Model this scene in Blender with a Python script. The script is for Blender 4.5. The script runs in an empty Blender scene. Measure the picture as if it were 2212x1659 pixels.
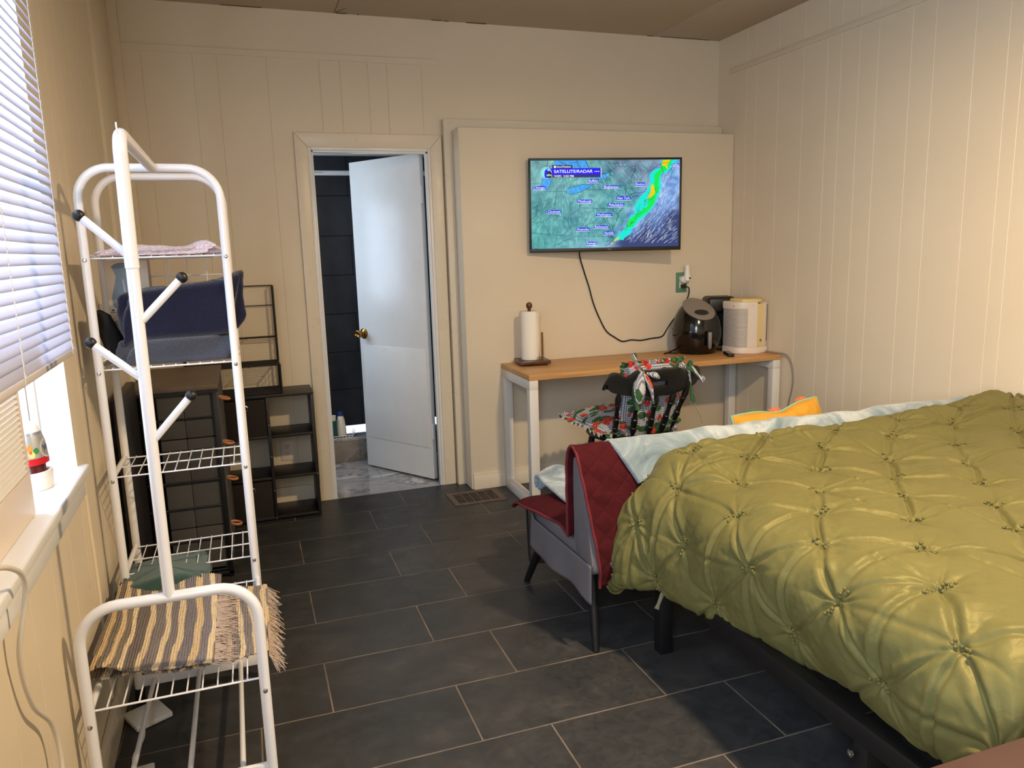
import bpy, bmesh, math, random
import numpy as np
from mathutils import Vector, Matrix
random.seed(7)
PI = math.pi
scene = bpy.context.scene

# ------------------------------------------------------------------ camera
yaw, pit, rol = 0.33358, -0.17644, -0.028973
cam_d = bpy.data.cameras.new('camera')
cam_d.sensor_fit = 'HORIZONTAL'; cam_d.sensor_width = 36.0; cam_d.lens = 26.477
cam_d.clip_start = 0.02; cam_d.clip_end = 200
cam = bpy.data.objects.new('camera', cam_d); scene.collection.objects.link(cam)
_f = Vector((math.sin(yaw)*math.cos(pit), math.cos(yaw)*math.cos(pit), math.sin(pit)))
_r = Vector((math.cos(yaw), -math.sin(yaw), 0)); _u = _r.cross(_f)
_r2 = _r*math.cos(rol) + _u*math.sin(rol); _u2 = -_r*math.sin(rol) + _u*math.cos(rol)
cam.matrix_world = Matrix(((_r2.x, _u2.x, -_f.x, -0.6002), (_r2.y, _u2.y, -_f.y, -1.9211), (_r2.z, _u2.z, -_f.z, 1.4160), (0, 0, 0, 1)))
scene.camera = cam

# ------------------------------------------------------------------ world, lights, exposure
world = bpy.data.worlds.new('sky'); scene.world = world; world.use_nodes = True
world.node_tree.nodes['Background'].inputs[0].default_value = (0.72, 0.83, 1.0, 1)
world.node_tree.nodes['Background'].inputs[1].default_value = 1.6
def area(name, loc, direction, sx, sy, power, color, shape='RECTANGLE', spread=180):
    d = bpy.data.lights.new(name, 'AREA'); d.shape = shape; d.size = sx; d.size_y = sy
    d.energy = power; d.color = color; d.spread = math.radians(spread)
    o = bpy.data.objects.new(name, d); scene.collection.objects.link(o); o.location = loc
    o.rotation_euler = Vector(direction).to_track_quat('-Z', 'Y').to_euler()
    return o
area('ceiling_lamp', (0.92, -0.72, 2.42), (0, 0, -1), 0.16, 0.16, 77, (1.0, 0.74, 0.45), 'DISK')
area('window_daylight', (-1.42, -0.28, 1.75), (1, 0.12, -0.12), 1.25, 1.7, 58, (0.66, 0.80, 1.0))
area('added_side_fill', (-1.20, -2.42, 1.75), (1, 0.85, -0.22), 0.95, 1.4, 90, (0.66, 0.80, 1.0))  # added cool fill from out of view, brightens the door and back wall
area('bathroom_daylight', (-0.92, 3.15, 1.55), (1, -0.1, -0.05), 0.7, 0.9, 11, (0.62, 0.78, 1.0))
scene.view_settings.view_transform = 'Standard'; scene.view_settings.look = 'None'
scene.view_settings.exposure = 0.0; scene.view_settings.gamma = 1.0; scene.view_settings.use_curve_mapping = False
scene.cycles.use_denoising = True
scene.cycles.max_bounces = 10; scene.cycles.diffuse_bounces = 5; scene.cycles.sample_clamp_indirect = 6

# ------------------------------------------------------------------ helpers: materials
def lin(r, g, b):
    f = lambda c: (c/255/12.92) if c <= 10 else ((c/255+0.055)/1.055)**2.4
    return (f(r), f(g), f(b), 1.0)
class NT:
    def __init__(s, name):
        s.m = bpy.data.materials.new(name); s.m.use_nodes = True
        s.t = s.m.node_tree; s.n = s.t.nodes; s.p = s.n['Principled BSDF']
    def new(s, kind, **kw):
        n = s.n.new(kind)
        for k, v in kw.items(): setattr(n, k, v)
        return n
    def link(s, a, b): s.t.links.new(a, b)
    def inp(s, node, key, val):
        if hasattr(val, 'is_output') or isinstance(val, bpy.types.NodeSocket): s.link(val, node.inputs[key])
        else: node.inputs[key].default_value = val
    def math(s, op, a, b=0.0, c=0.0):
        n = s.new('ShaderNodeMath', operation=op)
        s.inp(n, 0, a); s.inp(n, 1, b); s.inp(n, 2, c)
        return n.outputs[0]
    def coord(s, which='Object'): return s.new('ShaderNodeTexCoord').outputs[which]
    def xyz(s, v):
        n = s.new('ShaderNodeSeparateXYZ'); s.link(v, n.inputs[0]); return n.outputs
    def mapping(s, v, scale=(1, 1, 1), rot=(0, 0, 0), loc=(0, 0, 0)):
        n = s.new('ShaderNodeMapping'); s.link(v, n.inputs[0]); n.inputs['Scale'].default_value = scale
        n.inputs['Rotation'].default_value = rot; n.inputs['Location'].default_value = loc
        return n.outputs[0]
    def noise(s, v, scale=5, detail=4, rough=0.55, dist=0.0):
        n = s.new('ShaderNodeTexNoise'); s.link(v, n.inputs['Vector'])
        n.inputs['Scale'].default_value = scale; n.inputs['Detail'].default_value = detail
        n.inputs['Roughness'].default_value = rough; n.inputs['Distortion'].default_value = dist
        return n.outputs[0]
    def vor(s, v, scale, feature='F1', rnd=1.0):
        n = s.new('ShaderNodeTexVoronoi', feature=feature); s.link(v, n.inputs['Vector'])
        n.inputs['Scale'].default_value = scale; n.inputs['Randomness'].default_value = rnd
        return n
    def ramp(s, fac, stops, mode='LINEAR'):
        n = s.new('ShaderNodeValToRGB'); s.link(fac, n.inputs[0]); e = n.color_ramp; e.interpolation = mode
        while len(e.elements) < len(stops): e.elements.new(0.5)
        for el, (p, c) in zip(e.elements, stops): el.position = p; el.color = c if len(c) == 4 else (*c, 1)
        return n.outputs[0]
    def mix(s, fac, a, b, blend='MIX'):
        n = s.new('ShaderNodeMix', data_type='RGBA', blend_type=blend)
        s.inp(n, 0, fac); s.inp(n, 6, a); s.inp(n, 7, b)
        return n.outputs[2]
    def bump(s, h, strength=0.3, dist=0.002, prev=None):
        n = s.new('ShaderNodeBump'); s.link(h, n.inputs['Height']); n.inputs['Strength'].default_value = strength
        n.inputs['Distance'].default_value = dist
        if prev is not None: s.link(prev, n.inputs['Normal'])
        s.link(n.outputs[0], s.p.inputs['Normal']); return n.outputs[0]
    def set(s, **kw):
        names = dict(color='Base Color', rough='Roughness', metal='Metallic', spec='Specular IOR Level', sheen='Sheen Weight',
                     sheenr='Sheen Roughness', coat='Coat Weight', trans='Transmission Weight', alpha='Alpha', emis='Emission Color', emiss='Emission Strength')
        for k, v in kw.items(): s.inp(s.p, names[k], v)
        return s
def plain(name, rgb, rough=0.5, metal=0.0, spec=0.5, var=0.0, vs=8, bump=0.0, bs=60, bd=0.001, **kw):
    m = NT(name); c = lin(*rgb); m.set(rough=rough, metal=metal, spec=spec, **kw)
    v = m.coord()
    if var:
        f = m.noise(v, vs, 5)
        a = tuple(x*(1-var) for x in c[:3])+(1,); b = tuple(min(1, x*(1+var)) for x in c[:3])+(1,)
        m.set(color=m.ramp(f, [(0.3, a), (0.7, b)]))
    else: m.set(color=c)
    if bump: m.bump(m.noise(v, bs, 3), bump, bd)
    return m.m
def emit(name, rgb, strength=1.0):
    m = NT(name); m.set(color=(0, 0, 0, 1), rough=0.4, emis=lin(*rgb), emiss=strength, spec=0.2); return m.m

# ------------------------------------------------------------------ helpers: geometry
class MB:
    def __init__(s): s.bm = bmesh.new(); s.mi = 0
    def _f(s, vs):
        f = s.bm.faces.new(vs); f.material_index = s.mi
        return f
    def _bevel(s, fs, es, bev, seg, vs):
        r = bmesh.ops.bevel(s.bm, geom=es, offset=bev, segments=seg, affect='EDGES', profile=0.5, clamp_overlap=True)
        geo = {v for f in list(fs)+list(r['faces']) if f.is_valid for v in f.verts} | {v for v in r['verts'] if v.is_valid} | {v for v in vs if v.is_valid}
        return list(geo)
    def box(s, lo, hi, bev=0.0, seg=2, M=None, val=None):
        bm = s.bm
        if val is not None and bm.faces.layers.float.get('tile') is None: bm.faces.layers.float.new('tile')
        vs = [bm.verts.new((x, y, z)) for x in (lo[0], hi[0]) for y in (lo[1], hi[1]) for z in (lo[2], hi[2])]
        idx = [(0, 1, 3, 2), (4, 6, 7, 5), (0, 4, 5, 1), (2, 3, 7, 6), (0, 2, 6, 4), (1, 5, 7, 3)]
        fs = [s._f([vs[i] for i in q]) for q in idx]
        if val is not None:
            lay = bm.faces.layers.float.get('tile')
            for f in fs: f[lay] = val
        geo = vs
        if bev: geo = s._bevel(fs, list({e for f in fs for e in f.edges}), bev, seg, vs)
        if M is not None: bmesh.ops.transform(bm, matrix=M, verts=geo)
        return s
    def tube(s, pts, r, n=10, closed=False, caps=True):
        bm = s.bm; P = [Vector(p) for p in pts]; k = len(P)
        R = r if isinstance(r, (list, tuple)) else [r]*k
        tang = []
        for i in range(k):
            if closed: t = P[(i+1) % k]-P[i-1]
            else: t = P[min(i+1, k-1)]-P[max(i-1, 0)]
            tang.append(t.normalized())
        a = Vector((0, 0, 1)) if abs(tang[0].z) < 0.9 else Vector((1, 0, 0))
        u = tang[0].cross(a).normalized(); rings = []
        for i in range(k):
            u = (u - tang[i]*u.dot(tang[i])).normalized(); w = tang[i].cross(u)
            rings.append([bm.verts.new(P[i]+(u*math.cos(2*PI*j/n)+w*math.sin(2*PI*j/n))*R[i]) for j in range(n)])
        for i in range(k if closed else k-1):
            A, B = rings[i], rings[(i+1) % k]
            for j in range(n): s._f((A[j], A[(j+1) % n], B[(j+1) % n], B[j]))
        if caps and not closed:
            s._f(list(reversed(rings[0]))); s._f(rings[-1])
        return s
    def lathe(s, prof, n=24, M=None, sx=1.0, sy=1.0):
        bm = s.bm; rings = []; made = []
        for r, z in prof:
            if r < 1e-6: v = [bm.verts.new((0, 0, z))]
            else: v = [bm.verts.new((r*sx*math.cos(2*PI*j/n), r*sy*math.sin(2*PI*j/n), z)) for j in range(n)]
            rings.append(v); made += v
        for A, B in zip(rings, rings[1:]):
            if len(A) == 1 and len(B) == 1: continue
            for j in range(n):
                k = (j+1) % n
                if len(A) == 1: s._f((A[0], B[k], B[j]))
                elif len(B) == 1: s._f((A[j], A[k], B[0]))
                else: s._f((A[j], A[k], B[k], B[j]))
        if len(rings[0]) > 1: s._f(list(reversed(rings[0])))
        if len(rings[-1]) > 1: s._f(rings[-1])
        if M is not None: bmesh.ops.transform(bm, matrix=M, verts=made)
        return s
    def ball(s, c, r, n=14, sc=(1, 1, 1)):
        M = Matrix.Translation(c) @ Matrix.Diagonal((*sc, 1))
        return s.lathe([(r*math.sin(PI*i/(n//2)) if 0 < i < n//2 else 0, -r*math.cos(PI*i/(n//2))) for i in range(n//2+1)], n, M)
    def prism(s, poly, d0, d1, axis='x', bev=0.0, M=None):
        bm = s.bm
        def P(a, b, d): return {'x': (d, a, b), 'y': (a, d, b), 'z': (a, b, d)}[axis]
        A = [bm.verts.new(P(a, b, d0)) for a, b in poly]; B = [bm.verts.new(P(a, b, d1)) for a, b in poly]
        k = len(poly); fs = [s._f(A), s._f(list(reversed(B)))]
        for i in range(k): fs.append(s._f((A[i], B[i], B[(i+1) % k], A[(i+1) % k])))
        geo = A+B
        if bev: geo = s._bevel(fs, list(fs[0].edges)+list(fs[1].edges), bev, 2, geo)
        if M is not None: bmesh.ops.transform(bm, matrix=M, verts=geo)
        return s
    def grid(s, A, closed_u=False, closed_v=False, flip=False):
        """A: array (nu, nv, 3)"""
        bm = s.bm; nu, nv = A.shape[:2]
        V = [[bm.verts.new(A[i, j]) for j in range(nv)] for i in range(nu)]
        for i in range(nu if closed_u else nu-1):
            for j in range(nv if closed_v else nv-1):
                q = (V[i][j], V[(i+1) % nu][j], V[(i+1) % nu][(j+1) % nv], V[i][(j+1) % nv])
                s._f(q[::-1] if flip else q)
        return s
    def quad(s, *pts):
        s._f([s.bm.verts.new(p) for p in pts]); return s
    def transform(s, M): bmesh.ops.transform(s.bm, matrix=M, verts=s.bm.verts[:]); return s
    def build(s, name, mats, parent=None, angle=38, recalc=True, loc=None, rotz=None):
        bm = s.bm
        if recalc: bmesh.ops.recalc_face_normals(bm, faces=bm.faces[:])
        lim = math.radians(angle)
        for f in bm.faces: f.smooth = True
        for e in bm.edges:
            if len(e.link_faces) == 2: e.smooth = e.calc_face_angle(0) < lim
        me = bpy.data.meshes.new(name); bm.to_mesh(me); bm.free()
        for m in (mats if isinstance(mats, (list, tuple)) else [mats]): me.materials.append(m)
        o = bpy.data.objects.new(name, me); scene.collection.objects.link(o)
        if parent is not None: o.parent = parent
        if loc is not None: o.location = loc
        if rotz is not None: o.rotation_euler[2] = rotz
        return o
def thing(name, label, cat, loc=(0, 0, 0), rotz=0.0, group=None):
    o = bpy.data.objects.new(name, None); o.empty_display_size = 0.05; scene.collection.objects.link(o)
    o.location = loc; o.rotation_euler = (0, 0, rotz); o['label'] = label; o['category'] = cat
    if group: o['group'] = group
    return o
def tag(o, label, cat, group=None):
    o['label'] = label; o['category'] = cat
    if group: o['group'] = group
    return o
def struct(o): o['kind'] = 'structure'; return o
def mod(o, kind, **kw):
    m = o.modifiers.new(kind.lower(), kind)
    for k, v in kw.items(): setattr(m, k, v)
    return m
def copy_thing(root, loc=None, rotz=None, label=None):
    c = root.copy(); scene.collection.objects.link(c)
    for ch in [o for o in scene.objects if o.parent == root]:
        d = ch.copy(); scene.collection.objects.link(d); d.parent = c
        for g in [o for o in scene.objects if o.parent == ch]:
            e = g.copy(); scene.collection.objects.link(e); e.parent = d
    if loc is not None: c.location = loc
    if rotz is not None: c.rotation_euler[2] = rotz
    if label: c['label'] = label
    return c
def spline(pts, n=8, closed=False):
    P = [Vector(p) for p in pts]; out = []; k = len(P)
    for i in range(k if closed else k-1):
        p0 = P[i-1] if (closed or i > 0) else P[0]*2-P[1]
        p1, p2 = P[i], P[(i+1) % k]
        p3 = P[(i+2) % k] if (closed or i+2 < k) else P[-1]*2-P[-2]
        for j in range(n):
            t = j/n
            out.append(0.5*((2*p1)+(p2-p0)*t+(2*p0-5*p1+4*p2-p3)*t*t+(3*p1-p0-3*p2+p3)*t**3))
    if not closed: out.append(P[-1])
    return out
def arc_path(pts, r, n=7):
    """polyline with rounded corners"""
    P = [Vector(p) for p in pts]; out = [P[0]]
    for a, b, c in zip(P, P[1:], P[2:]):
        d1 = (a-b).normalized(); d2 = (c-b).normalized()
        ang = d1.angle(d2); t = r/math.tan(ang/2)
        t = min(t, (a-b).length*0.49, (c-b).length*0.49); rr = t*math.tan(ang/2)
        ctr = b+(d1+d2).normalized()*(rr/math.sin(ang/2))
        s0 = (b+d1*t)-ctr; s1 = (b+d2*t)-ctr
        tot = s0.angle(s1); ax = s0.cross(s1).normalized()
        for i in range(n+1): out.append(ctr+Matrix.Rotation(tot*i/n, 3, ax) @ s0)
    out.append(P[-1]); return out
def text_verts(txt, size):
    cu = bpy.data.curves.new('t', 'FONT'); cu.body = txt; cu.size = size; cu.align_x = 'CENTER'; cu.align_y = 'CENTER'
    cu.offset = size*0.012
    ob = bpy.data.objects.new('t', cu); scene.collection.objects.link(ob)
    dg = bpy.context.evaluated_depsgraph_get()
    me = bpy.data.meshes.new_from_object(ob.evaluated_get(dg))
    v = [tuple(x.co) for x in me.vertices]; f = [tuple(p.vertices) for p in me.polygons]
    bpy.data.objects.remove(ob); bpy.data.curves.remove(cu); bpy.data.meshes.remove(me)
    return v, f
def add_text(mb, txt, size, fn, mi=None, width=None):
    """letters mapped through fn(x, y) -> 3D point"""
    v, f = text_verts(txt, size)
    if not v: return
    if width:
        w = max(p[0] for p in v)-min(p[0] for p in v); k = width/w
        v = [(p[0]*k, p[1], 0) for p in v]
    V = [mb.bm.verts.new(fn(p[0], p[1])) for p in v]
    for q in f:
        try:
            nf = mb.bm.faces.new([V[i] for i in q]); nf.material_index = mb.mi if mi is None else mi
        except ValueError: pass
def vnoise(x, y, seed=0, octv=4, f=1.0):
    """smooth numpy value noise in 2-D"""
    r = np.random.RandomState(seed); out = np.zeros_like(x, dtype=float); amp = 1.0
    for o in range(octv):
        T = r.rand(64, 64); X = x*f+r.rand()*50; Y = y*f+r.rand()*50
        xi = np.floor(X).astype(int); yi = np.floor(Y).astype(int); u = X-xi; v = Y-yi
        u = u*u*(3-2*u); v = v*v*(3-2*v)
        g = lambda a, b: T[a % 64, b % 64]
        out += amp*((g(xi, yi)*(1-u)+g(xi+1, yi)*u)*(1-v)+(g(xi, yi+1)*(1-u)+g(xi+1, yi+1)*u)*v-0.5)
        amp *= 0.5; f *= 2.03
    return out
def rotz(a): return Matrix.Rotation(a, 4, 'Z')
T3 = Matrix.Translation

# ------------------------------------------------------------------ materials
def wall_paint(name, rgb, rough=0.42):
    m = NT(name); v = m.coord(); c = lin(*rgb)
    m.set(color=m.ramp(m.noise(v, 2.2, 5), [(0.3, tuple(x*0.95 for x in c[:3])), (0.7, c[:3])]), rough=m.ramp(m.noise(v, 9, 4), [(0.3, (rough-.06,)*3), (0.7, (rough+.08,)*3)]), spec=0.4)
    b = m.bump(m.noise(v, 190, 2), 0.10, 0.001); m.bump(m.noise(v, 7, 3), 0.12, 0.004, b)
    return m.m
M = {}
M['wall'] = wall_paint('cream_wall_paint', (228, 214, 188))
M['trimpaint'] = wall_paint('cream_trim_paint', (232, 220, 197), 0.3)
M['ceil'] = wall_paint('ceiling_paint', (196, 184, 168), 0.7)
M['whitepaint'] = plain('white_gloss_paint', (232, 232, 230), 0.28, var=0.05, vs=3, bump=0.12, bs=14, bd=0.003)
def slate():
    m = NT('dark_slate_tile'); v = m.coord()
    at = m.new('ShaderNodeAttribute', attribute_name='tile'); k = at.outputs['Fac']
    off = m.new('ShaderNodeCombineXYZ'); m.link(m.math('MULTIPLY', k, 13.7), off.inputs[0]); m.link(m.math('MULTIPLY', k, 7.1), off.inputs[1])
    ad = m.new('ShaderNodeVectorMath', operation='ADD'); m.link(v, ad.inputs[0]); m.link(off.outputs[0], ad.inputs[1]); w = ad.outputs[0]
    n1 = m.noise(m.mapping(w, (1, 1.35, 1)), 5.0, 10, 0.66, 0.35); n2 = m.noise(w, 22, 6, 0.7, 1.2)
    c = m.ramp(n1, [(0.25, lin(36, 38, 40)), (0.46, lin(49, 51, 53)), (0.60, lin(62, 62, 62)), (0.76, lin(88, 85, 82))])
    c = m.mix(0.35, c, m.ramp(n2, [(0.3, lin(36, 36, 37)), (0.7, lin(70, 67, 64))]))
    tint = m.ramp(k, [(0.0, (0.86, 0.90, 0.93)), (0.5, (1, 1.0, 0.99)), (1.0, (1.10, 1.06, 1.02))])
    c = m.mix(1.0, c, tint, 'MULTIPLY')
    m.set(color=c, rough=m.ramp(n2, [(0.3, (0.34,)*3), (0.7, (0.56,)*3)]), spec=0.45)
    b = m.bump(n1, 0.35, 0.004); m.bump(n2, 0.28, 0.0015, b)
    return m.m
M['slate'] = slate()
M['grout'] = plain('tan_grout', (112, 99, 86), 0.9, var=0.45, vs=5)
def marble(name, lo, hi, rough=0.12, scale=2.0):
    m = NT(name); v = m.coord()
    w = m.noise(m.mapping(v, (1, 1.7, 1), (0, 0, .5)), scale, 8, 0.6, 1.8)
    m.set(color=m.ramp(w, [(0.28, lin(*lo)), (0.5, lin(*[(a+b)/2 for a, b in zip(lo, hi)])), (0.56, lin(*[a*0.85 for a in lo])), (0.62, lin(*hi)), (0.85, lin(*hi))]), rough=rough)
    return m.m
M['marble'] = marble('grey_marble_tile', (142, 140, 140), (196, 196, 198), 0.10)
M['marblecurb'] = marble('grey_marble_curb', (120, 112, 106), (172, 166, 160), 0.2, 3.0)
M['blacktile'] = plain('charcoal_wall_tile', (50, 50, 54), 0.35, var=0.35, vs=4)
M['blackjoint'] = plain('black_joint', (12, 12, 14), 0.9)
M['black'] = plain('black_plastic', (20, 20, 21), 0.42)
M['blackgloss'] = plain('black_gloss_plastic', (12, 12, 13), 0.12, spec=0.6)
M['blackmetal'] = plain('black_powder_coat', (18, 18, 19), 0.45)
M['blackwood'] = plain('black_painted_wood', (22, 20, 20), 0.36, var=0.2, vs=30)
M['blacklam'] = plain('black_brown_laminate', (28, 24, 23), 0.45, var=0.25, vs=25)
M['binfab'] = plain('brown_black_bin_fabric', (38, 30, 27), 0.9, bump=0.3, bs=220)
M['chestfab'] = plain('grey_drawer_fabric', (78, 76, 73), 0.92, var=0.12, vs=5, bump=0.35, bs=300)
M['chesttop'] = plain('brown_grey_board', (98, 84, 73), 0.5, var=0.15, vs=10)
M['whitemetal'] = plain('white_enamel', (236, 236, 238), 0.25, spec=0.5)
M['creamplastic'] = plain('cream_plastic', (232, 218, 202), 0.4)
M['yellowplastic'] = plain('yellowed_plastic', (226, 202, 138), 0.4)
M['whiteplastic'] = plain('white_plastic', (238, 236, 230), 0.35)
M['chrome'] = plain('chrome', (200, 200, 200), 0.18, 1.0)
M['silver'] = plain('silver_plastic', (150, 150, 152), 0.3, 0.7)
M['brass'] = plain('aged_brass', (150, 112, 60), 0.22, 1.0)
M['woodring'] = plain('wood_ring', (190, 128, 84), 0.45, var=0.15, vs=20)
M['darkwood'] = plain('dark_walnut', (82, 50, 34), 0.3, var=0.4, vs=14)
M['peg'] = plain('brown_peg', (112, 74, 36), 0.4, var=0.2, vs=20)
M['tabletop'] = plain('brown_table_board', (70, 46, 38), 0.4, var=0.12, vs=12)
def oak():
    m = NT('oak_laminate'); v = m.coord()
    w = m.noise(m.mapping(v, (1.2, 26, 26)), 2.0, 6, 0.6, 0.6)
    m.set(color=m.ramp(w, [(0.25, lin(176, 126, 72)), (0.5, lin(204, 154, 96)), (0.75, lin(216, 170, 112))]), rough=0.42)
    m.bump(w, 0.08, 0.001); return m.m
M['oak'] = oak()
M['paper'] = plain('paper_towel', (244, 240, 226), 0.95, bump=0.5, bs=120, bd=0.002)
M['greyfab'] = plain('grey_sofa_fabric', (104, 101, 104), 0.75, var=0.08, vs=4, bump=0.2, bs=350)
def quilt(name, rgb):
    m = NT(name); v = m.coord(); x = m.xyz(v)
    d1 = m.math('ADD', m.math('MULTIPLY', x[0], 11.0), m.math('ADD', m.math('MULTIPLY', x[1], 11.0), m.math('MULTIPLY', x[2], 9.0)))
    d2 = m.math('SUBTRACT', m.math('MULTIPLY', x[0], 11.0), m.math('ADD', m.math('MULTIPLY', x[1], 11.0), m.math('MULTIPLY', x[2], 9.0)))
    h = m.math('MINIMUM', m.math('ABSOLUTE', m.math('SINE', m.math('MULTIPLY', d1, PI))), m.math('ABSOLUTE', m.math('SINE', m.math('MULTIPLY', d2, PI))))
    h = m.math('POWER', h, 0.45)
    c = lin(*rgb); m.set(color=m.ramp(m.noise(v, 30, 4), [(0.3, tuple(q*0.8 for q in c[:3])), (0.7, tuple(q*1.1 for q in c[:3]))]), rough=0.9, spec=0.2)
    b = m.bump(h, 0.55, 0.006); m.bump(m.noise(v, 45, 4), 0.45, 0.003, b); return m.m
M['maroon'] = quilt('maroon_quilted_fabric', (68, 14, 20))
M['brownquilt'] = quilt('brown_quilted_fabric', (74, 60, 54))
M['maroonedge'] = plain('maroon_binding', (104, 24, 32), 0.8)
M['blackedge'] = plain('dark_binding', (24, 20, 20), 0.8)
def plush(name, lo, hi):
    m = NT(name); v = m.coord(); n = m.noise(v, 5.5, 5, 0.6, 1.5)
    m.set(color=m.ramp(n, [(0.3, lin(*lo)), (0.5, lin(*[(a+b)/2 for a, b in zip(lo, hi)])), (0.62, lin(*hi))]), rough=0.95, sheen=0.6)
    b = m.bump(m.noise(v, 420, 2), 0.6, 0.003); m.bump(n, 0.5, 0.01, b); return m.m
M['plush'] = plush('pale_blue_plush', (92, 114, 124), (178, 188, 190))
M['plushback'] = plain('grey_plush_back', (108, 112, 120), 0.95, bump=0.4, bs=300)
def olive():
    m = NT('olive_satin'); v = m.coord()
    m.set(color=m.ramp(m.noise(v, 3, 4), [(0.3, lin(97, 94, 56)), (0.7, lin(105, 101, 61))]), rough=0.46, spec=0.30, sheen=0.12, sheenr=0.4)
    m.p.inputs["Sheen Tint"].default_value = lin(190, 178, 96); m.p.inputs["Specular Tint"].default_value = lin(230, 214, 150)
    b = m.bump(m.noise(v, 24, 5, 0.6, 1.0), 0.35, 0.006); m.bump(m.noise(v, 700, 2), 0.12, 0.0006, b); return m.m
M['olive'] = olive()
M['mattress'] = plain('mattress_ticking', (190, 186, 176), 0.9)
def terry(name, rgb, s=260):
    m = NT(name); v = m.coord(); n = m.noise(v, s, 3, 0.7); c = lin(*rgb)
    m.set(color=m.ramp(n, [(0.3, tuple(q*0.6 for q in c[:3])), (0.7, tuple(min(1, q*1.35) for q in c[:3]))]), rough=1.0, sheen=0.35, spec=0.1)
    b = m.bump(n, 0.9, 0.004); m.bump(m.noise(v, 14, 3), 0.4, 0.008, b); return m.m
M['navy'] = terry('navy_terry', (19, 21, 46)); M['slateterry'] = terry('slate_grey_terry', (72, 74, 84)); M['teal'] = terry('teal_fleece', (62, 92, 84), 350)
M['pinkknit'] = terry('pale_pink_knit', (216, 198, 204), 150); M['blackcloth'] = plain('black_cloth', (18, 17, 17), 0.95, bump=0.3, bs=200)
def strawberry():
    m = NT('strawberry_gingham'); v = m.coord('UV'); x = m.xyz(v)
    s = lambda a: m.math('GREATER_THAN', m.math('SINE', m.math('MULTIPLY', a, 2*PI*105)), 0.0)
    g = m.math('ADD', s(x[0]), s(x[1]))
    base = m.ramp(m.math('MULTIPLY', g, 0.5), [(0.0, lin(226, 226, 220)), (0.34, lin(148, 152, 164)), (0.7, lin(84, 88, 106))], 'CONSTANT')
    w = m.mapping(v, (1, 1, 1)); nz = m.new('ShaderNodeTexNoise'); m.link(w, nz.inputs['Vector']); nz.inputs['Scale'].default_value = 20
    wv = m.new('ShaderNodeVectorMath', operation='MULTIPLY_ADD'); m.link(nz.outputs[1], wv.inputs[0]); wv.inputs[1].default_value = (0.02,)*3; m.link(w, wv.inputs[2])
    lf = m.vor(m.mapping(wv.outputs[0], (1, 1.9, 1), (0, 0, 0.7), (0.3, 0.1, 0)), 12.0)
    leaf = m.math('LESS_THAN', lf.outputs['Distance'], 0.42)
    lc = m.ramp(m.noise(v, 60, 3), [(0.35, lin(24, 54, 30)), (0.6, lin(60, 104, 58)), (0.8, lin(120, 140, 84))])
    c = m.mix(leaf, base, lc)
    br = m.vor(m.mapping(wv.outputs[0], (1.0, 0.85, 1)), 14.5, 'F1', 0.9)
    berry = m.math('LESS_THAN', br.outputs['Distance'], 0.33)
    sd = m.vor(v, 110).outputs['Distance']
    bc = m.mix(m.math('LESS_THAN', sd, 0.22), m.ramp(m.noise(v, 25, 3), [(0.3, lin(150, 24, 24)), (0.6, lin(206, 52, 42)), (0.8, lin(226, 110, 92))]), lin(236, 200, 120))
    m.set(color=m.mix(berry, c, bc), rough=0.9); m.bump(m.noise(v, 28, 4), 0.3, 0.006); return m.m
M['berry'] = strawberry()
M['yellow'] = plain('yellow_cotton', (208, 152, 48), 0.9, var=0.06, vs=8, bump=0.5, bs=26, bd=0.004)
M['greenpiping'] = plain('green_piping', (146, 178, 150), 0.9)
M['creamcotton'] = plain('cream_cotton', (238, 226, 200), 0.9, var=0.05)
M['orangethread'] = plain('orange_threads', (232, 120, 70), 0.9); M['greenthread'] = plain('green_threads', (84, 132, 76), 0.9)
M['cordblack'] = plain('black_cable', (16, 16, 17), 0.5); M['cordgrey'] = plain('grey_cable', (150, 140, 128), 0.5); M['cordwhite'] = plain('cream_cable', (214, 204, 186), 0.45)
M['greenplate'] = plain('green_wall_plate', (92, 140, 116), 0.5); M['slot'] = plain('dark_slot', (16, 14, 14), 0.8)

# =================================================================== the setting
XR, YB, ZC, YN = 2.387, 2.46, 2.69, -3.2
LM = T3((-1.075, 0, 0)) @ rotz(math.atan(0.0264))     # left wall frame: local x into the room, local y along it
def grooved(mb, a0, a1, z0, z1, thick, grooves, axis, front, out, w=0.0018, d=0.0014):
    """vertical board wall: polygon with V grooves in the front, extruded in z"""
    pts = [(a0, front)]
    for g in sorted(grooves):
        if a0+0.01 < g < a1-0.01: pts += [(g-w, front), (g, front-out*d), (g+w, front)]
    pts += [(a1, front), (a1, front-out*thick), (a0, front-out*thick)]
    poly = [(b, a) for a, b in pts] if axis == 'y' else pts
    mb.prism(poly, z0, z1, 'z')
def runs(a, b, seed):
    r = random.Random(seed); o = []; x = a
    while x < b:
        o.append(x); x += r.choice([0.10, 0.125, 0.15, 0.2, 0.21])
    return o
gl = runs(-3.1, 1.75, 3)
w = MB()
grooved(w, 0.40, 2.55, 0, ZC, 0.16, gl, 'y', 0, 1); grooved(w, -0.95, 0.40, 0, 0.825, 0.16, gl, 'y', 0, 1)
grooved(w, -0.95, 0.40, 2.40, ZC, 0.16, gl, 'y', 0, 1); grooved(w, -1.90, -0.95, 0, ZC, 0.16, gl, 'y', 0, 1); grooved(w, -2.95, -1.90, 0, 0.86, 0.16, gl, 'y', 0, 1); grooved(w, -2.95, -1.90, 2.40, ZC, 0.16, gl, 'y', 0, 1); grooved(w, -3.3, -2.95, 0, ZC, 0.16, gl, 'y', 0, 1)
o = struct(w.build('wall_left', M['wall'], angle=9)); o.matrix_world = LM
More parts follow.
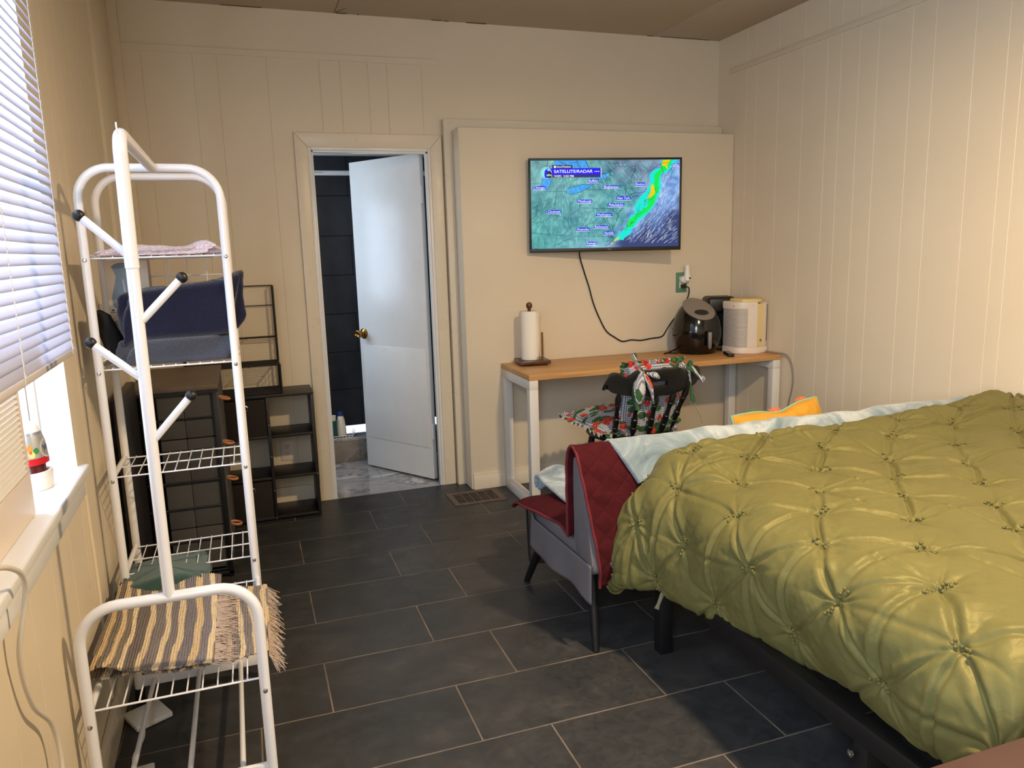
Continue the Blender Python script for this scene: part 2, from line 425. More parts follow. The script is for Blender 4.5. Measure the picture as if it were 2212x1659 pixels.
w = MB(); gr = [0.455, 0.609, 0.811, 0.938, 1.135, 1.256, 1.382, 1.479, 1.66, 1.87, 2.071, 2.164] + runs(-3.1, 0.4, 5)
grooved(w, YN-0.1, YB+0.2, 0, ZC, 0.12, gr, 'y', XR, -1)
struct(w.build('wall_right', M['wall'], angle=9))
w = MB()
w.box((-1.35, YB, 0), (-0.222, YB+0.10, ZC)); w.box((-0.222, YB, 2.0), (0.458, YB+0.10, ZC)); w.box((0.458, YB, 0), (XR+0.1, YB+0.10, ZC))
gb = [-1.0, -0.76, -0.645, -0.40, -0.13, -0.02, 0.13, 0.235, 0.43]
grooved(w, -1.2, -0.222, 0, 2.447, 0.006, gb, 'x', YB-0.006, -1, d=0.002, w=0.0022); grooved(w, -0.222, 0.458, 2.0, 2.447, 0.006, gb, 'x', YB-0.006, -1, d=0.003, w=0.003); grooved(w, 0.458, 0.518, 0, 2.447, 0.006, [], 'x', YB-0.006, -1)
w.box((-1.2, YB-0.011, 2.447), (0.518, YB, 2.481), 0.002)
struct(w.build('wall_back', M['wall'], angle=9))
w = MB(); w.box((-1.4, YN-0.1, 0), (XR+0.12, YN, ZC)); struct(w.build('wall_front', M['wall']))
# boxed-out chase behind the television
w = MB(); w.box((0.58, 2.275, 0), (XR-0.002, YB-0.001, 2.095), 0.006, 3); struct(w.build('wall_chase', M['wall']))
w = MB(); w.box((0.533, 2.405, 0), (XR-0.004, YB-0.0005, 2.157), 0.003); struct(w.build('trim_1', M['trimpaint']))
# smooth boarding in the far left corner
w = MB(); w.box((-0.05, 1.80, 0), (0.014, 2.50, ZC-0.004), 0.004); o = struct(w.build('trim_2', M['wall'])); o.matrix_world = LM
w = MB(); w.box((-1.16, YB-0.034, 0), (-1.083, YB-0.0065, ZC-0.004), 0.003); struct(w.build('trim_3', M['wall']))
# picture board on the right wall
w = MB(); w.box((XR-0.007, YN, 2.462), (XR-0.0005, 2.336, 2.496), 0.0015); struct(w.build('trim_4', M['wall']))
# bead and baseboard on the left wall
w = MB(); w.tube([(0.001, 0.445, 0.12), (0.003, 0.447, 0.5), (0.001, 0.44, 0.85)], 0.006, 8); o = struct(w.build('trim_5', M['trimpaint'])); o.matrix_world = LM
w = MB(); w.box((0.0005, -3.2, 0), (0.016, 2.44, 0.115), 0.004); o = struct(w.build('baseboard_left', M['trimpaint'])); o.matrix_world = LM
w = MB()
w.box((0.592, 2.262, 0.001), (XR-0.003, 2.2745, 0.088), 0.002); w.box((0.592, 2.266, 0.088), (XR-0.003, 2.2745, 0.104), 0.002)
struct(w.build('baseboard_chase', M['trimpaint']))
w = MB(); w.box((-1.1, 2.437, 0.001), (-0.29, YB-0.0065, 0.11), 0.003); struct(w.build('baseboard_back', M['trimpaint']))
w = MB(); w.box((XR-0.013, YN, 0.001), (XR-0.0005, 2.26, 0.10), 0.003); struct(w.build('baseboard_right', M['trimpaint']))
# ceiling boards with seams, and slivers of the dark gap along the back wall
w = MB()
xs = [-1.5, -0.03, 1.915, XR+0.12]
for a, b in zip(xs, xs[1:]):
    w.box((a+0.0015, YN-0.1, ZC), (b-0.0015, YB+0.1, ZC+0.05), 0.002)
struct(w.build('ceiling', M['ceil']))
w = MB(); rr = random.Random(4)
for x0, x1 in ((-0.02, 0.035), (0.09, 0.10), (0.50, 0.56), (0.57, 0.60), (0.70, 0.82), (1.86, 1.90), (1.95, 2.3), (-0.6, -0.4)):
    w.box((x0, YB-0.013, ZC-0.0035), (x1, YB-0.0115, ZC-0.0005-rr.random()*0.001))
w.quad((-0.028, YB-0.02, ZC-0.0008), (0.018, YB-0.10, ZC-0.0008), (0.021, YB-0.10, ZC-0.0008), (-0.02, YB-0.02, ZC-0.0008))
struct(w.build('trim_6', M['slot']))

# floor tiles, each its own slab with its own shade
def tile_floor(name, x0, x1, y0, y1, mat, grout, px, py, offs, gap, phase=0):
    w = MB(); lay = []; rr = random.Random(11)
    r0 = math.floor(y0/py)-1
    for r in range(r0, math.ceil(y1/py)+1):
        off = offs[r % 2]; k0 = math.floor((x0-off)/px)-1
        for k in range(k0, math.ceil((x1-off)/px)+1):
            a, b = max(off+k*px+gap, x0), min(off+(k+1)*px-gap, x1); c, d = max(r*py+gap, y0), min((r+1)*py-gap, y1)
            if b-a < 0.01 or d-c < 0.01: continue
            w.box((a, c, -0.02), (b, d, 0), 0.0012, 1, val=rr.random())
    w.mi = 1; w.quad((x0, y0, -0.0006), (x1, y0, -0.0006), (x1, y1, -0.0006), (x0, y1, -0.0006)); w.mi = 0
    o = w.build(name, [mat, grout], recalc=False)
    return struct(o)
tile_floor('floor', -1.3, XR+0.05, YN, 2.445, M['slate'], M['grout'], 0.613, 0.3074, (-0.056, 0.160), 0.0019)
tile_floor('floor_bathroom', -1.0, 1.4, 2.446, 4.1, M['marble'], M['grout'], 0.61, 0.305, (-0.18, 0.12), 0.0012)

# door opening: casing, jamb
w = MB()
def casing(poly, y0, y1): w.prism(poly, y0, y1, 'y', 0.004)
casing([(-0.290, 0), (-0.222, 0), (-0.222, 1.995), (-0.290, 2.072)], 2.438, YB-0.0065)
casing([(0.458, 0), (0.526, 0), (0.526, 2.072), (0.458, 1.995)], 2.438, YB-0.0065)
casing([(-0.290, 2.072), (-0.222, 1.995), (0.458, 1.995), (0.526, 2.072)], 2.438, YB-0.0065)
struct(w.build('trim_7', M['trimpaint']))
w = MB()
w.box((-0.222, 2.4405, 0), (-0.204, 2.575, 1.995), 0.002); w.box((0.442, 2.4405, 0), (0.458, 2.535, 1.995), 0.002); w.box((-0.2035, 2.441, 1.98), (0.4415, 2.575, 1.999), 0.002)
w.box((0.430, 2.445, 0), (0.442, 2.485, 1.98), 0.002); w.box((-0.204, 2.445, 0), (-0.194, 2.485, 1.98), 0.002); w.box((-0.204, 2.445, 1.968), (0.442, 2.485, 1.98), 0.002)
struct(w.build('trim_8', M['whitepaint']))

# the door leaf, opened into the bathroom
H = Vector((0.412, 2.545, 0)); dv = Vector((0.078-0.412, 3.062-2.544, 0)); DL = dv.length
ang = math.atan2(dv.y, dv.x)
D = T3(H) @ rotz(ang)       # local x along the leaf, local +y towards the room
door = MB().box((0, -0.035, 0.012), (DL, 0, 1.985), 0.003).build('door_1', M['whitepaint']); struct(door); door.matrix_world = D
kp = MB().box((0.02, 0.0003, 0.212), (0.585, 0.0035, 0.83), 0.0012).build('kick_plate', M['whitepaint'], door)
w = MB()
for x, z in [(0.03, .82), (.2, .815), (.38, .815), (.575, .82), (.03, .53), (.575, .53), (.03, .225), (.15, .225), (.2, .225), (.42, .225), (.575, .225)]:
    w.ball((x, 0.004, z), 0.005, 8, (1, .5, 1))
w.build('rivet', M['whitepaint'], kp)
kx = 0.927*DL
hd = MB().lathe([(0.0, 0), (0.034, 0), (0.034, 0.004), (0.026, 0.010), (0.014, 0.014), (0.012, 0.020), (0.017, 0.026), (0.024, 0.034), (0.026, 0.052), (0.025, 0.058), (0.021, 0.059), (0.016, 0.050), (0.008, 0.047), (0.007, 0.049), (0, 0.049)], 28, T3((kx, 0.0, 0.905)) @ Matrix.Rotation(-PI/2, 4, 'X')).build('door_handle', M['brass'], door)
for hz in (1.70, 0.27):
    w = MB(); w.tube([(-0.006, -0.002, hz), (-0.006, -0.002, hz+0.10)], 0.006, 8)
    w.box((-0.012, -0.012, hz), (-0.006, 0.0, hz+0.10)); w.build('hinge', M['whitepaint'], door)

# ------------------------------------------------------------------ bathroom behind the door
def tiled_wall(name, x0, x1, z0, z1, y, t, loc=(0, 0, 0), rz=0, lightedge=False):
    w = MB(); z = z0; r = 0
    while z < z1-0.02:
        off = (r % 2)*0.3; x = x0-off; zz = min(z+0.2985, z1)
        while x < x1:
            a, b = max(x+0.0015, x0), min(x+0.5985, x1)
            if b-a > 0.01: w.box((a, y, z+0.0015), (b, y+t, zz-0.0015), 0.001, 1)
            x += 0.6
        z += 0.300; r += 1
    w.mi = 1; w.box((x0, y+0.003, z0), (x1, y+t+0.02, z1))
    o = w.build(name, [M['blacktile'], M['blackjoint']]); o.location = loc; o.rotation_euler[2] = rz; return struct(o)
tiled_wall('wall_bathroom_back', -1.0, 1.4, 0.06, 2.3, 4.1, 0.012)
tiled_wall('wall_bathroom_left', 3.36, 4.1, 0.06, 2.3, 0, 0.012, (-1.0, 0, 0), PI/2)
w = MB(); w.box((1.4, 2.56, 0), (1.45, 4.15, 2.35)); struct(w.build('wall_bathroom_right', M['wall']))
w = MB(); w.box((-1.05, 2.56, 0), (-1.013, 3.36, 2.35)); struct(w.build('wall_bathroom_side', M['wall']))
w = MB(); w.box((-1.05, 2.56, 2.30), (1.45, 4.15, 2.35)); struct(w.build('ceiling_bathroom', M['whitepaint']))
w = MB(); w.box((-1.0, 3.24, 2.06), (1.39, 3.34, 2.30), 0.004); w.box((-1.0, 3.225, 2.075), (1.39, 3.24, 2.10), 0.003); struct(w.build('trim_9', M['whitepaint']))
curb = MB().box((-1.0, 3.225, 0), (1.39, 3.36, 0.15), 0.002).build('shower_curb', M['marblecurb']); tag(curb, 'grey marbled shower curb on the bathroom floor behind the open door', 'curb')
MB().box((-1.0, 3.217, 0.15), (1.39, 3.365, 0.168), 0.003).build('cap', M['marble'], curb)
w = MB(); w.tube([(-0.99, 3.29, 1.945), (1.38, 3.29, 1.945)], 0.0155, 16); rod = w.build('shower_curtain_rod', M['whitemetal']); tag(rod, 'white shower curtain rod across the dark tiled bathroom', 'curtain rod')
w = MB()
for k in range(7): w.box((-0.115+k*0.008, 3.2737, 1.944), (-0.111+k*0.008, 3.2743, 1.950))
w.build('printed_mark', M['cordgrey'], rod)
# wire caddy with two bottles
cad = MB(); 
for x in np.arange(-0.21, 0.011, 0.022): cad.tube([(x, 3.235, 0.173), (x, 3.33, 0.173)], 0.0018, 6)
cad.tube([(-0.215, 3.235, 0.185), (0.012, 3.235, 0.185), (0.02, 3.24, 0.195), (0.02, 3.33, 0.195)], 0.0025, 6); cad.tube([(-0.215, 3.235, 0.171), (0.012, 3.235, 0.171)], 0.0025, 6); cad.tube([(0.012, 3.235, 0.185), (0.028, 3.245, 0.215), (0.02, 3.27, 0.222)], 0.0025, 6)
for x in np.arange(-0.21, 0.011, 0.022): cad.tube([(x, 3.235, 0.17), (x, 3.235, 0.186)], 0.0016, 6)
tag(cad.build('wire_caddy', M['whitemetal']), 'small white wire caddy on the shower curb holding two bottles', 'caddy')
b = thing('shampoo_bottle', 'teal bottle with white cap in the wire caddy on the shower curb', 'bottle', (-0.112, 3.272, 0.1755))
MB().lathe([(0, 0), (0.024, 0), (0.026, 0.006), (0.026, 0.10), (0.024, 0.115), (0.016, 0.120), (0, 0.12)], 20).build('body', plain('teal_liquid', (34, 92, 92), 0.25), b)
MB().lathe([(0, 0.118), (0.019, 0.118), (0.021, 0.15), (0.021, 0.152), (0, 0.152)], 18).build('cap', M['whiteplastic'], b)
b = thing('lotion_bottle', 'white tapered bottle with blue cap beside the teal bottle on the shower curb', 'bottle', (-0.058, 3.292, 0.1755))
MB().lathe([(0, 0), (0.030, 0), (0.034, 0.01), (0.033, 0.06), (0.026, 0.115), (0.018, 0.142), (0, 0.142)], 20).build('body', M['whiteplastic'], b)
MB().lathe([(0, 0.142), (0.019, 0.142), (0.016, 0.17), (0, 0.172)], 18).build('cap', plain('blue_cap', (38, 58, 140), 0.35), b)

# ------------------------------------------------------------------ window on the left
def glass():
    m = NT('window_glass'); t = m.new('ShaderNodeBsdfTransparent'); g = m.new('ShaderNodeBsdfGlossy'); g.inputs['Roughness'].default_value = 0.02
    mx = m.new('ShaderNodeMixShader'); mx.inputs[0].default_value = 0.07; m.link(t.outputs[0], mx.inputs[1]); m.link(g.outputs[0], mx.inputs[2])
    m.link(mx.outputs[0], m.n['Material Output'].inputs[0]); return m.m
win = MB()
win.box((-0.155, 0.375, 0.855), (-0.115, 0.40, 2.40)); win.box((-0.155, -0.95, 0.855), (-0.115, -0.925, 2.40)); win.box((-0.155, -0.925, 2.37), (-0.115, 0.375, 2.40)); win.box((-0.155, -0.925, 0.855), (-0.115, 0.375, 0.89)); win.box((-0.155, -0.925, 1.60), (-0.12, 0.375, 1.635))
win = struct(win.build('window_1', M['whitepaint'])); win.matrix_world = LM
for z0, z1 in ((0.89, 1.60), (1.635, 2.37)):
    MB().box((-0.138, -0.925, z0), (-0.135, 0.375, z1)).build('pane', glass(), win)
w = MB()
w.box((-0.155, 0.3995, 0.855), (-0.0005, 0.412, 2.40), 0.003); w.box((-0.155, -0.962, 0.855), (-0.0005, -0.9495, 2.40), 0.003); w.box((-0.155, -0.95, 2.388), (-0.0005, 0.40, 2.40), 0.002)
w.box((-0.115, 0.372, 0.856), (-0.095, 0.3995, 2.388), 0.004); w.box((-0.095, 0.385, 0.856), (-0.075, 0.3995, 2.388), 0.004)
o = struct(w.build('window_1_jamb', M['whitepaint'])); o.matrix_world = LM
w = MB(); w.box((-0.158, -1.0, 0.827), (0.026, 0.425, 0.855), 0.005, 3); w.box((0.0005, -0.98, 0.77), (0.012, 0.41, 0.827), 0.003)
o = struct(w.build('window_1_sill', M['whitepaint'])); o.matrix_world = LM
# venetian blind
def translucent(name, rgb, k=0.45):
    m = NT(name); c = lin(*rgb); d = m.new('ShaderNodeBsdfTranslucent'); d.inputs[0].default_value = c
    m.set(color=c, rough=0.35); mx = m.new('ShaderNodeMixShader'); mx.inputs[0].default_value = k
    m.link(m.p.outputs[0], mx.inputs[1]); m.link(d.outputs[0], mx.inputs[2]); m.link(mx.outputs[0], m.n['Material Output'].inputs[0]); return m.m
blind = thing('window_blind', 'white slatted blind hanging half open over the window', 'window blind')
blind.matrix_world = LM @ T3((0.030, 0, 0))
slat = translucent('white_slat', (222, 222, 232), 0.42)
w = MB(); ys = [-0.93, -0.929, -0.926, -0.92, -0.5, 0.0, 0.352, 0.358, 0.362, 0.3645, 0.365]; wid = [0.1, 0.5, 0.8, 1, 1, 1, 1, 0.85, 0.62, 0.35, 0.08]
k = 0; zs = 1.205
while zs < 2.385:
    a = math.radians(61+2*math.sin(k*1.7)); A = np.zeros((len(ys), 5, 3))
    for i, (y, q) in enumerate(zip(ys, wid)):
        for j in range(5):
            t = (j-2)/2; u = t*0.0158*(1 if t < 0 else q); h = 0.0025*(1-t*t)
            sag = 0.0012*math.sin(y*7+k)
            A[i, j] = (u*math.cos(a)+h*math.sin(a), y, zs-u*math.sin(a)+h*math.cos(a)+sag)
    w.grid(A); zs += 0.0245; k += 1
o = w.build('slats', slat, blind, recalc=False); mod(o, 'SOLIDIFY', thickness=0.0008)
MB().box((-0.013, -0.93, 1.176), (0.013, 0.366, 1.192), 0.004).build('bottom_rail', plain('blind_rail', (214, 206, 200), 0.4), blind)
MB().box((-0.02, -0.935, 2.372), (0.02, 0.37, 2.397), 0.002).build('head_rail', M['whiteplastic'], blind)
for y in (0.30, -0.22, -0.75):
    w = MB()
    w.tube([(0.0135, y, 1.18), (0.0135, y, 2.375)], 0.0009, 5); w.tube([(-0.0135, y, 1.18), (-0.0135, y, 2.375)], 0.0009, 5)
    z = 1.2
    while z < 2.37:
        w.tube([(0.0135, y, z-0.008), (0.0145, y+0.004, z-0.002), (0.0135, y, z+0.004)], 0.0008, 4); z += 0.0245
    w.build('lift_cord', M['whiteplastic'], blind)
# louvred window unit on the sill
ac = thing('window_air_unit', 'white louvred window air unit standing on the sill under the blind', 'air unit'); ac.matrix_world = LM @ T3((-0.025, 0, 0.856))
MB().box((-0.088, -0.62, 0.0), (-0.004, -0.012, 0.40), 0.006).build('casing', M['whiteplastic'], ac)
w = MB(); w.box((-0.004, -0.62, 0), (0.006, -0.012, 0.10), 0.003); w.box((-0.004, -0.62, 0.37), (0.006, -0.012, 0.40), 0.003); w.box((-0.004, -0.026, 0.10), (0.006, -0.012, 0.37), 0.003); w.box((-0.004, -0.62, 0.10), (0.006, -0.606, 0.37), 0.003)
w.build('front_frame', M['creamplastic'], ac)
w = MB()
for k in range(22): w.box((-0.004, -0.606, -0.0015), (0.006, -0.026, 0.0015), M=T3((0.0, 0, 0.106+k*0.0122)) @ Matrix.Rotation(0.6, 4, 'Y'))
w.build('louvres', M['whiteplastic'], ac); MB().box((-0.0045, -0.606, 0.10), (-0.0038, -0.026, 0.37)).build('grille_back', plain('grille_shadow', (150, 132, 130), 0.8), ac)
# air freshener on the sill
fr = thing('air_freshener', 'silver and red air freshener with a white domed top on the window sill', 'air freshener'); fr.matrix_world = LM @ T3((-0.060, 0.215, 0.8555)) @ rotz(math.radians(-20))
MB().lathe([(0, 0), (0.036, 0), (0.037, 0.003), (0.040, 0.04), (0.039, 0.046), (0.032, 0.046), (0.030, 0.040), (0, 0.040)], 30, None, 0.9, 1.15).build('base', M['whiteplastic'], fr)
MB().lathe([(0, 0.041), (0.030, 0.041), (0.026, 0.05), (0.026, 0.070), (0, 0.070)], 26, None, 0.9, 1.1).build('red_gel', plain('red_gel', (84, 16, 24), 0.15), fr)
up = MB().lathe([(0.034, 0.066), (0.0385, 0.066), (0.0375, 0.083)], 30, None, 0.8, 1.1).build('red_band', plain('red_band', (196, 26, 36), 0.3), fr)
MB().lathe([(0.0374, 0.083), (0.034, 0.12), (0.028, 0.14)], 30, None, 0.8, 1.1).build('body', plain('silver_label', (186, 184, 178), 0.28, 0.6), fr)
MB().lathe([(0.028, 0.14), (0.0255, 0.147)], 30, None, 0.8, 1.1).build('collar', plain('silver_collar', (150, 156, 164), 0.3, 0.5), fr)
MB().lathe([(0.0256, 0.147), (0.022, 0.158), (0.014, 0.169), (0.006, 0.173), (0, 0.174)], 30, None, 0.8, 1.1).build('top', M['whiteplastic'], fr)
def on_can(ang0, z0):
    def f(x, y):
        z = z0+y; r = 0.0374-(z-0.083)*0.0034/0.037 if z > 0.083 else 0.0378
        a = ang0+x/0.032; return (0.802*r*math.cos(a)+0.0004*math.cos(a), 1.102*r*math.sin(a)+0.0004*math.sin(a), z)
    return f
w = MB(); f = on_can(0.35, 0.104); add_text(w, 'Wi', 0.022, f, 0)
for k, (rx, ry) in enumerate(((0.018, 0.021), (0.0205, 0.0235))):
    for i in range(24):
        a0, a1 = [PI*0.55+PI*0.95*q/24 for q in (i, i+1)]
        w.mi = 1; w.quad(*[f(r*rx*math.cos(a), r*ry*math.sin(a)) for a, r in ((a0, 1), (a1, 1), (a1, 1.06), (a0, 1.06))])
w.build('logo', [plain('navy_ink', (40, 62, 110), 0.4), M['whiteplastic']], up, recalc=False)
w = MB(); f = on_can(-0.85, 0.10)
for mi, cx, cy, rx, ry in ((0, -0.006, 0.010, 0.006, 0.009), (2, -0.002, -0.006, 0.007, 0.009), (1, 0.008, 0.002, 0.006, 0.008), (3, -0.004, 0.0, 0.003, 0.004)):
    w.mi = mi; w.quad(*[f(cx+rx*math.cos(2*PI*i/14), cy+ry*math.sin(2*PI*i/14)) for i in range(14)])
w.build('fruit_print', [plain('orange_ink', (236, 134, 46), 0.4), plain('green_ink', (48, 132, 56), 0.4), plain('pear_ink', (232, 196, 110), 0.4), plain('red_ink', (222, 70, 60), 0.4)], up, recalc=False)
win_fill = MB()  # unseen window, added as an opening for the side fill light
win_fill.box((-0.155, -1.925, 0.86), (-0.115, -1.90, 2.40)); win_fill.box((-0.155, -2.95, 0.86), (-0.115, -2.925, 2.40)); win_fill.box((-0.155, -2.925, 2.37), (-0.115, -1.925, 2.40)); win_fill.box((-0.155, -2.925, 0.86), (-0.115, -1.925, 0.89)); win_fill.box((-0.15, -2.925, 1.60), (-0.12, -1.925, 1.635))
win_fill = struct(win_fill.build('window_fill', M['whitepaint'])); win_fill.matrix_world = LM
for z0, z1 in ((0.89, 1.60), (1.635, 2.37)): MB().box((-0.138, -2.925, z0), (-0.135, -1.925, z1)).build('pane', glass(), win_fill)
# cord hanging over the sill
w = MB(); w.tube(spline([T3((0.025, 0, -0.856)) @ Vector(p) for p in ((-0.01, -0.80, 0.90), (0.03, -0.60, 0.935), (0.050, -0.50, 0.905), (0.046, -0.44, 0.84), (0.022, -0.44, 0.72), (0.020, -0.40, 0.60), (0.024, -0.31, 0.50), (0.028, -0.30, 0.40), (0.03, -0.36, 0.28), (0.03, -0.45, 0.10), (0.05, -0.5, 0.012), (0.08, -0.6, 0.006))], 8), 0.0048, 10)
w.build('power_cord', M['cordwhite'], ac)

# =================================================================== things on the left
def wb(mb, name, mats, t, **kw):
    """build a part given in world coordinates under thing t (or under a part of a thing at root)"""
    root = t
    while root.parent is not None: root = root.parent
    inv = (T3(root.location) @ rotz(root.rotation_euler[2])).inverted()
    mb.transform(inv); return mb.build(name, mats, t, **kw)

# ---- white metal hall rack
rk = thing('hall_rack', 'tall white metal hall rack with shelves, coat hooks and a low bench', 'rack', (-0.845, 0.4, 0))
R = 0.0125; XL, XRk = -1.036, -0.650
def arch(y, xl, xr, z0, z1, r, ztop_c=0.09):
    w = MB(); w.tube(arc_path([(xl, y, z0), (xl, y, z1), (xr, y, z1), (xr, y, z0)], ztop_c, 9), r, 14); return w
YF, YM, YR = -0.045, 0.600, 0.868
wb(arch(YF, -1.038, -0.640, 0.02, 0.619, 0.0135), 'front_arch', M['whitemetal'], rk)
wb(arch(YM, XL, XRk, 0.02, 1.684, R), 'tall_arch', M['whitemetal'], rk)
wb(arch(YR, XL, XRk, 0.02, 1.684, R), 'tall_arch', M['whitemetal'], rk)
w = MB(); px = -0.836
w.tube(spline([(px, YF, 0.618), (px, YF, 1.0), (px+0.002, YF, 1.42)], 6), 0.0135, 14); wb(w, 'post', M['whitemetal'], rk)
w = MB(); w.tube(arc_path([(px+0.002, YF, 1.42), (px+0.005, YF, 1.690), (px+0.004, YM, 1.684)], 0.045, 10), 0.0148, 14); wb(w, 'top_arm', M['whitemetal'], rk)
w = MB(); w.tube([(px+0.004, YF-0.004, 1.685), (px+0.003, YF-0.006, 1.703), (px+0.003, YF-0.004, 1.709)], 0.002, 6); wb(w, 'top_pin', M['whitemetal'], rk)
w = MB(); w.tube([(px+0.002, YF, 1.40), (px+0.002, YF, 1.44)], 0.0151, 14); wb(w, 'joint', M['whitemetal'], rk)
for (x0, z0), (x1, z1) in (((-0.927, 1.515), (-0.840, 1.428)), ((-0.735, 1.375), (-0.826, 1.283)), ((-0.935, 1.239), (-0.842, 1.153)), ((-0.742, 1.103), (-0.828, 1.009))):
    w = MB(); w.tube([(x1, YF, z1), (x0, YF, z0)], 0.0088, 12); hk = wb(w, 'coat_hook', M['whitemetal'], rk)
    w = MB(); w.ball((x0, YF, z0), 0.0128, 16); wb(w, 'ball_cap', M['black'], hk)
# shelves: side bars and wires
for z in (1.425, 1.092, 0.756, 0.436):
    w = MB()
    for x in (XL, XRk): w.tube([(x, YM, z+0.004), (x, YR, z+0.004)], 0.0085, 10)
    for y in (YM+0.012, (YM+YR)/2, YR-0.012): w.tube([(XL, y, z), (XRk, y, z)], 0.0026, 8)
    n = 11
    for i in range(1, n): x = XL+(XRk-XL)*i/n; w.tube([(x, YM+0.012, z+0.004), (x, YR-0.012, z+0.004)], 0.0019, 6)
    wb(w, 'shelf', M['whitemetal'], rk)
w = MB(); z = 0.358
for x in (-1.036, -0.645): w.tube([(x, YF, z+0.004), (x, YM, z+0.004)], 0.0085, 10)
for y in (YF+0.01, 0.13, 0.30, 0.46, YM-0.01): w.tube([(-1.036, y, z), (-0.645, y, z)], 0.0028, 8)
for i in range(1, 11): x = -1.036+0.391*i/11; w.tube([(x, YF+0.01, z+0.004), (x, YM-0.01, z+0.004)], 0.0021, 6)
wb(w, 'bench_shelf', M['whitemetal'], rk)
w = MB()
for z in (1.420, 1.362): w.tube([(XL, YR+0.006, z), (XRk, YR+0.006, z)], 0.0022, 6)
for x in (-0.96, -0.90, -0.842, -0.782, -0.722): w.tube([(x, YR+0.008, 1.10), (x, YR+0.008, 1.424)], 0.0018, 6)
wb(w, 'back_grid', M['whitemetal'], rk)
w = MB(); w.box((XL, YM-0.006, 0.055), (XRk, YM+0.006, 0.092), 0.002); wb(w, 'lower_bar', M['whitemetal'], rk)
w = MB(); w.box((-1.036, YF-0.006, 0.09), (-0.642, YF+0.006, 0.125), 0.002); wb(w, 'lower_bar', M['whitemetal'], rk)
for x0, x1 in ((-0.989, -0.985), (-0.852, -0.842), (-0.724, -0.712)):
    w = MB(); w.tube([(x0, YM, 0.074), (x1, YF, 0.108)], 0.0075, 10); wb(w, 'shoe_rod', M['whitemetal'], rk)
for y, xs in ((YF, (-1.038, -0.640)), (YM, (XL, XRk)), (YR, (XL, XRk))):
    for x in xs:
        w = MB(); w.lathe([(0, 0), (0.017, 0), (0.0165, 0.05), (0.0145, 0.052), (0, 0.052)], 14, T3((x, y, 0))); wb(w, 'rubber_foot', M['black'], rk)
for z in (1.433, 1.098, 0.762, 0.443):
    for x in (XL, XRk):
        for (y, s) in ((YM, -1),):
            w = MB(); w.lathe([(0, 0.0128), (0.0062, 0.0128), (0.0055, 0.0155), (0.003, 0.0162), (0.0025, 0.0142), (0, 0.0142)], 12, T3((x, y, z-0.012)) @ Matrix.Rotation(PI/2, 4, 'X')); wb(w, 'bolt', M['chrome'], rk)
for x, z in ((-1.037, 0.330), (-0.640, 0.333)):
    w = MB(); w.lathe([(0, 0.0135), (0.0062, 0.0135), (0.0055, 0.0162), (0.003, 0.017), (0.0025, 0.015), (0, 0.015)], 12, T3((x, YF, z)) @ Matrix.Rotation(PI/2, 4, 'X')); wb(w, 'bolt', M['chrome'], rk)

# ---- cloth helpers
def soft_slab(x0, x1, y0, y1, z0, z1, seed, wob=0.01, n=(26, 20, 10), round_=0.35, folds=0, lean=(0, 0)):
    """a folded cloth: rounded block with uneven edges and fold lines round its sides"""
    w = MB(); rs = np.random.RandomState(seed); nu, nv = 72, 17
    cx, cy = (x0+x1)/2, (y0+y1)/2; a, b = (x1-x0)/2, (y1-y0)/2; h = z1-z0
    A = np.zeros((nu, nv, 3)); ph = rs.rand(8)*6.28
    for j in range(nv):
        t = j/(nv-1)
        prof = (1-abs(2*t-1)**5)**0.5 if 0 < t < 1 else 0.0
        ed = 0.86+0.14*prof
        if folds: ed -= 0.022*abs(math.sin(PI*t*folds))**8
        for i in range(nu):
            th = 2*PI*i/nu; c, s = math.cos(th), math.sin(th)
            e = 0.22
            ux = math.copysign(abs(c)**e, c); uy = math.copysign(abs(s)**e, s)
            k = ed*(1+wob*4*math.sin(3*th+ph[0]+2*t)*0.25+wob*2*math.sin(7*th+ph[1]-5*t))
            zz = z0+h*t+wob*0.25*h*math.sin(2*th+ph[2])*t+wob*0.12*math.sin(5*th+ph[3])*t
            A[i, j] = (cx+a*ux*k+lean[0]*t, cy+b*uy*k+lean[1]*t, zz)
    w.grid(A, closed_u=True)
    for jj, fl in ((0, True), (nv-1, False)):
        # caps by rings shrinking to the middle
        ring = A[:, jj].copy(); ctr = ring.mean(0); B = np.zeros((nu, 8, 3))
        for q in range(8):
            f = 1-q/7
            B[:, q] = ctr+(ring-ctr)*f
            B[:, q, 2] += (0.004*h if jj else 0)*math.sin(q)+ (vnoise(B[:, q, 0]*14, B[:, q, 1]*14, seed, 2)*wob*0.6 if jj and q else 0)
        w.grid(B, closed_u=True)
    bmesh.ops.remove_doubles(w.bm, verts=w.bm.verts[:], dist=0.0004)
    return w
tag(soft_slab(-0.975, -0.645, 0.606, 0.862, 1.0985, 1.178, 1, 0.03, folds=2, lean=(-0.005, 0)).build('folded_towel', M['slateterry'], angle=70), 'dark grey towel folded on the rack shelf under the navy towel', 'towel', None)
w = soft_slab(-0.968, -0.612, 0.60, 0.858, 1.178, 1.335, 2, 0.02, folds=2, lean=(0.003, 0))
for v in w.bm.verts:
    if v.co.x < -0.93 and v.co.z < 1.24: v.co.z -= 0.028*min(1, (-0.93-v.co.x)/0.03)
    if v.co.x > -0.66: v.co.x += 0.006*math.sin((v.co.z-1.16)*50); v.co.z += 0.03*(v.co.x+0.66)/0.05
    v.co.z += 0.10*(v.co.x+0.8)*max(0, (v.co.z-1.17)/0.17)*0.9
tag(w.build('folded_towel', M['navy'], angle=70), 'navy blue towel folded on top of the grey towel on the rack', 'towel')
w = soft_slab(-1.005, -0.672, 0.605, 0.855, 1.4310, 1.452, 5, 0.04, folds=4)
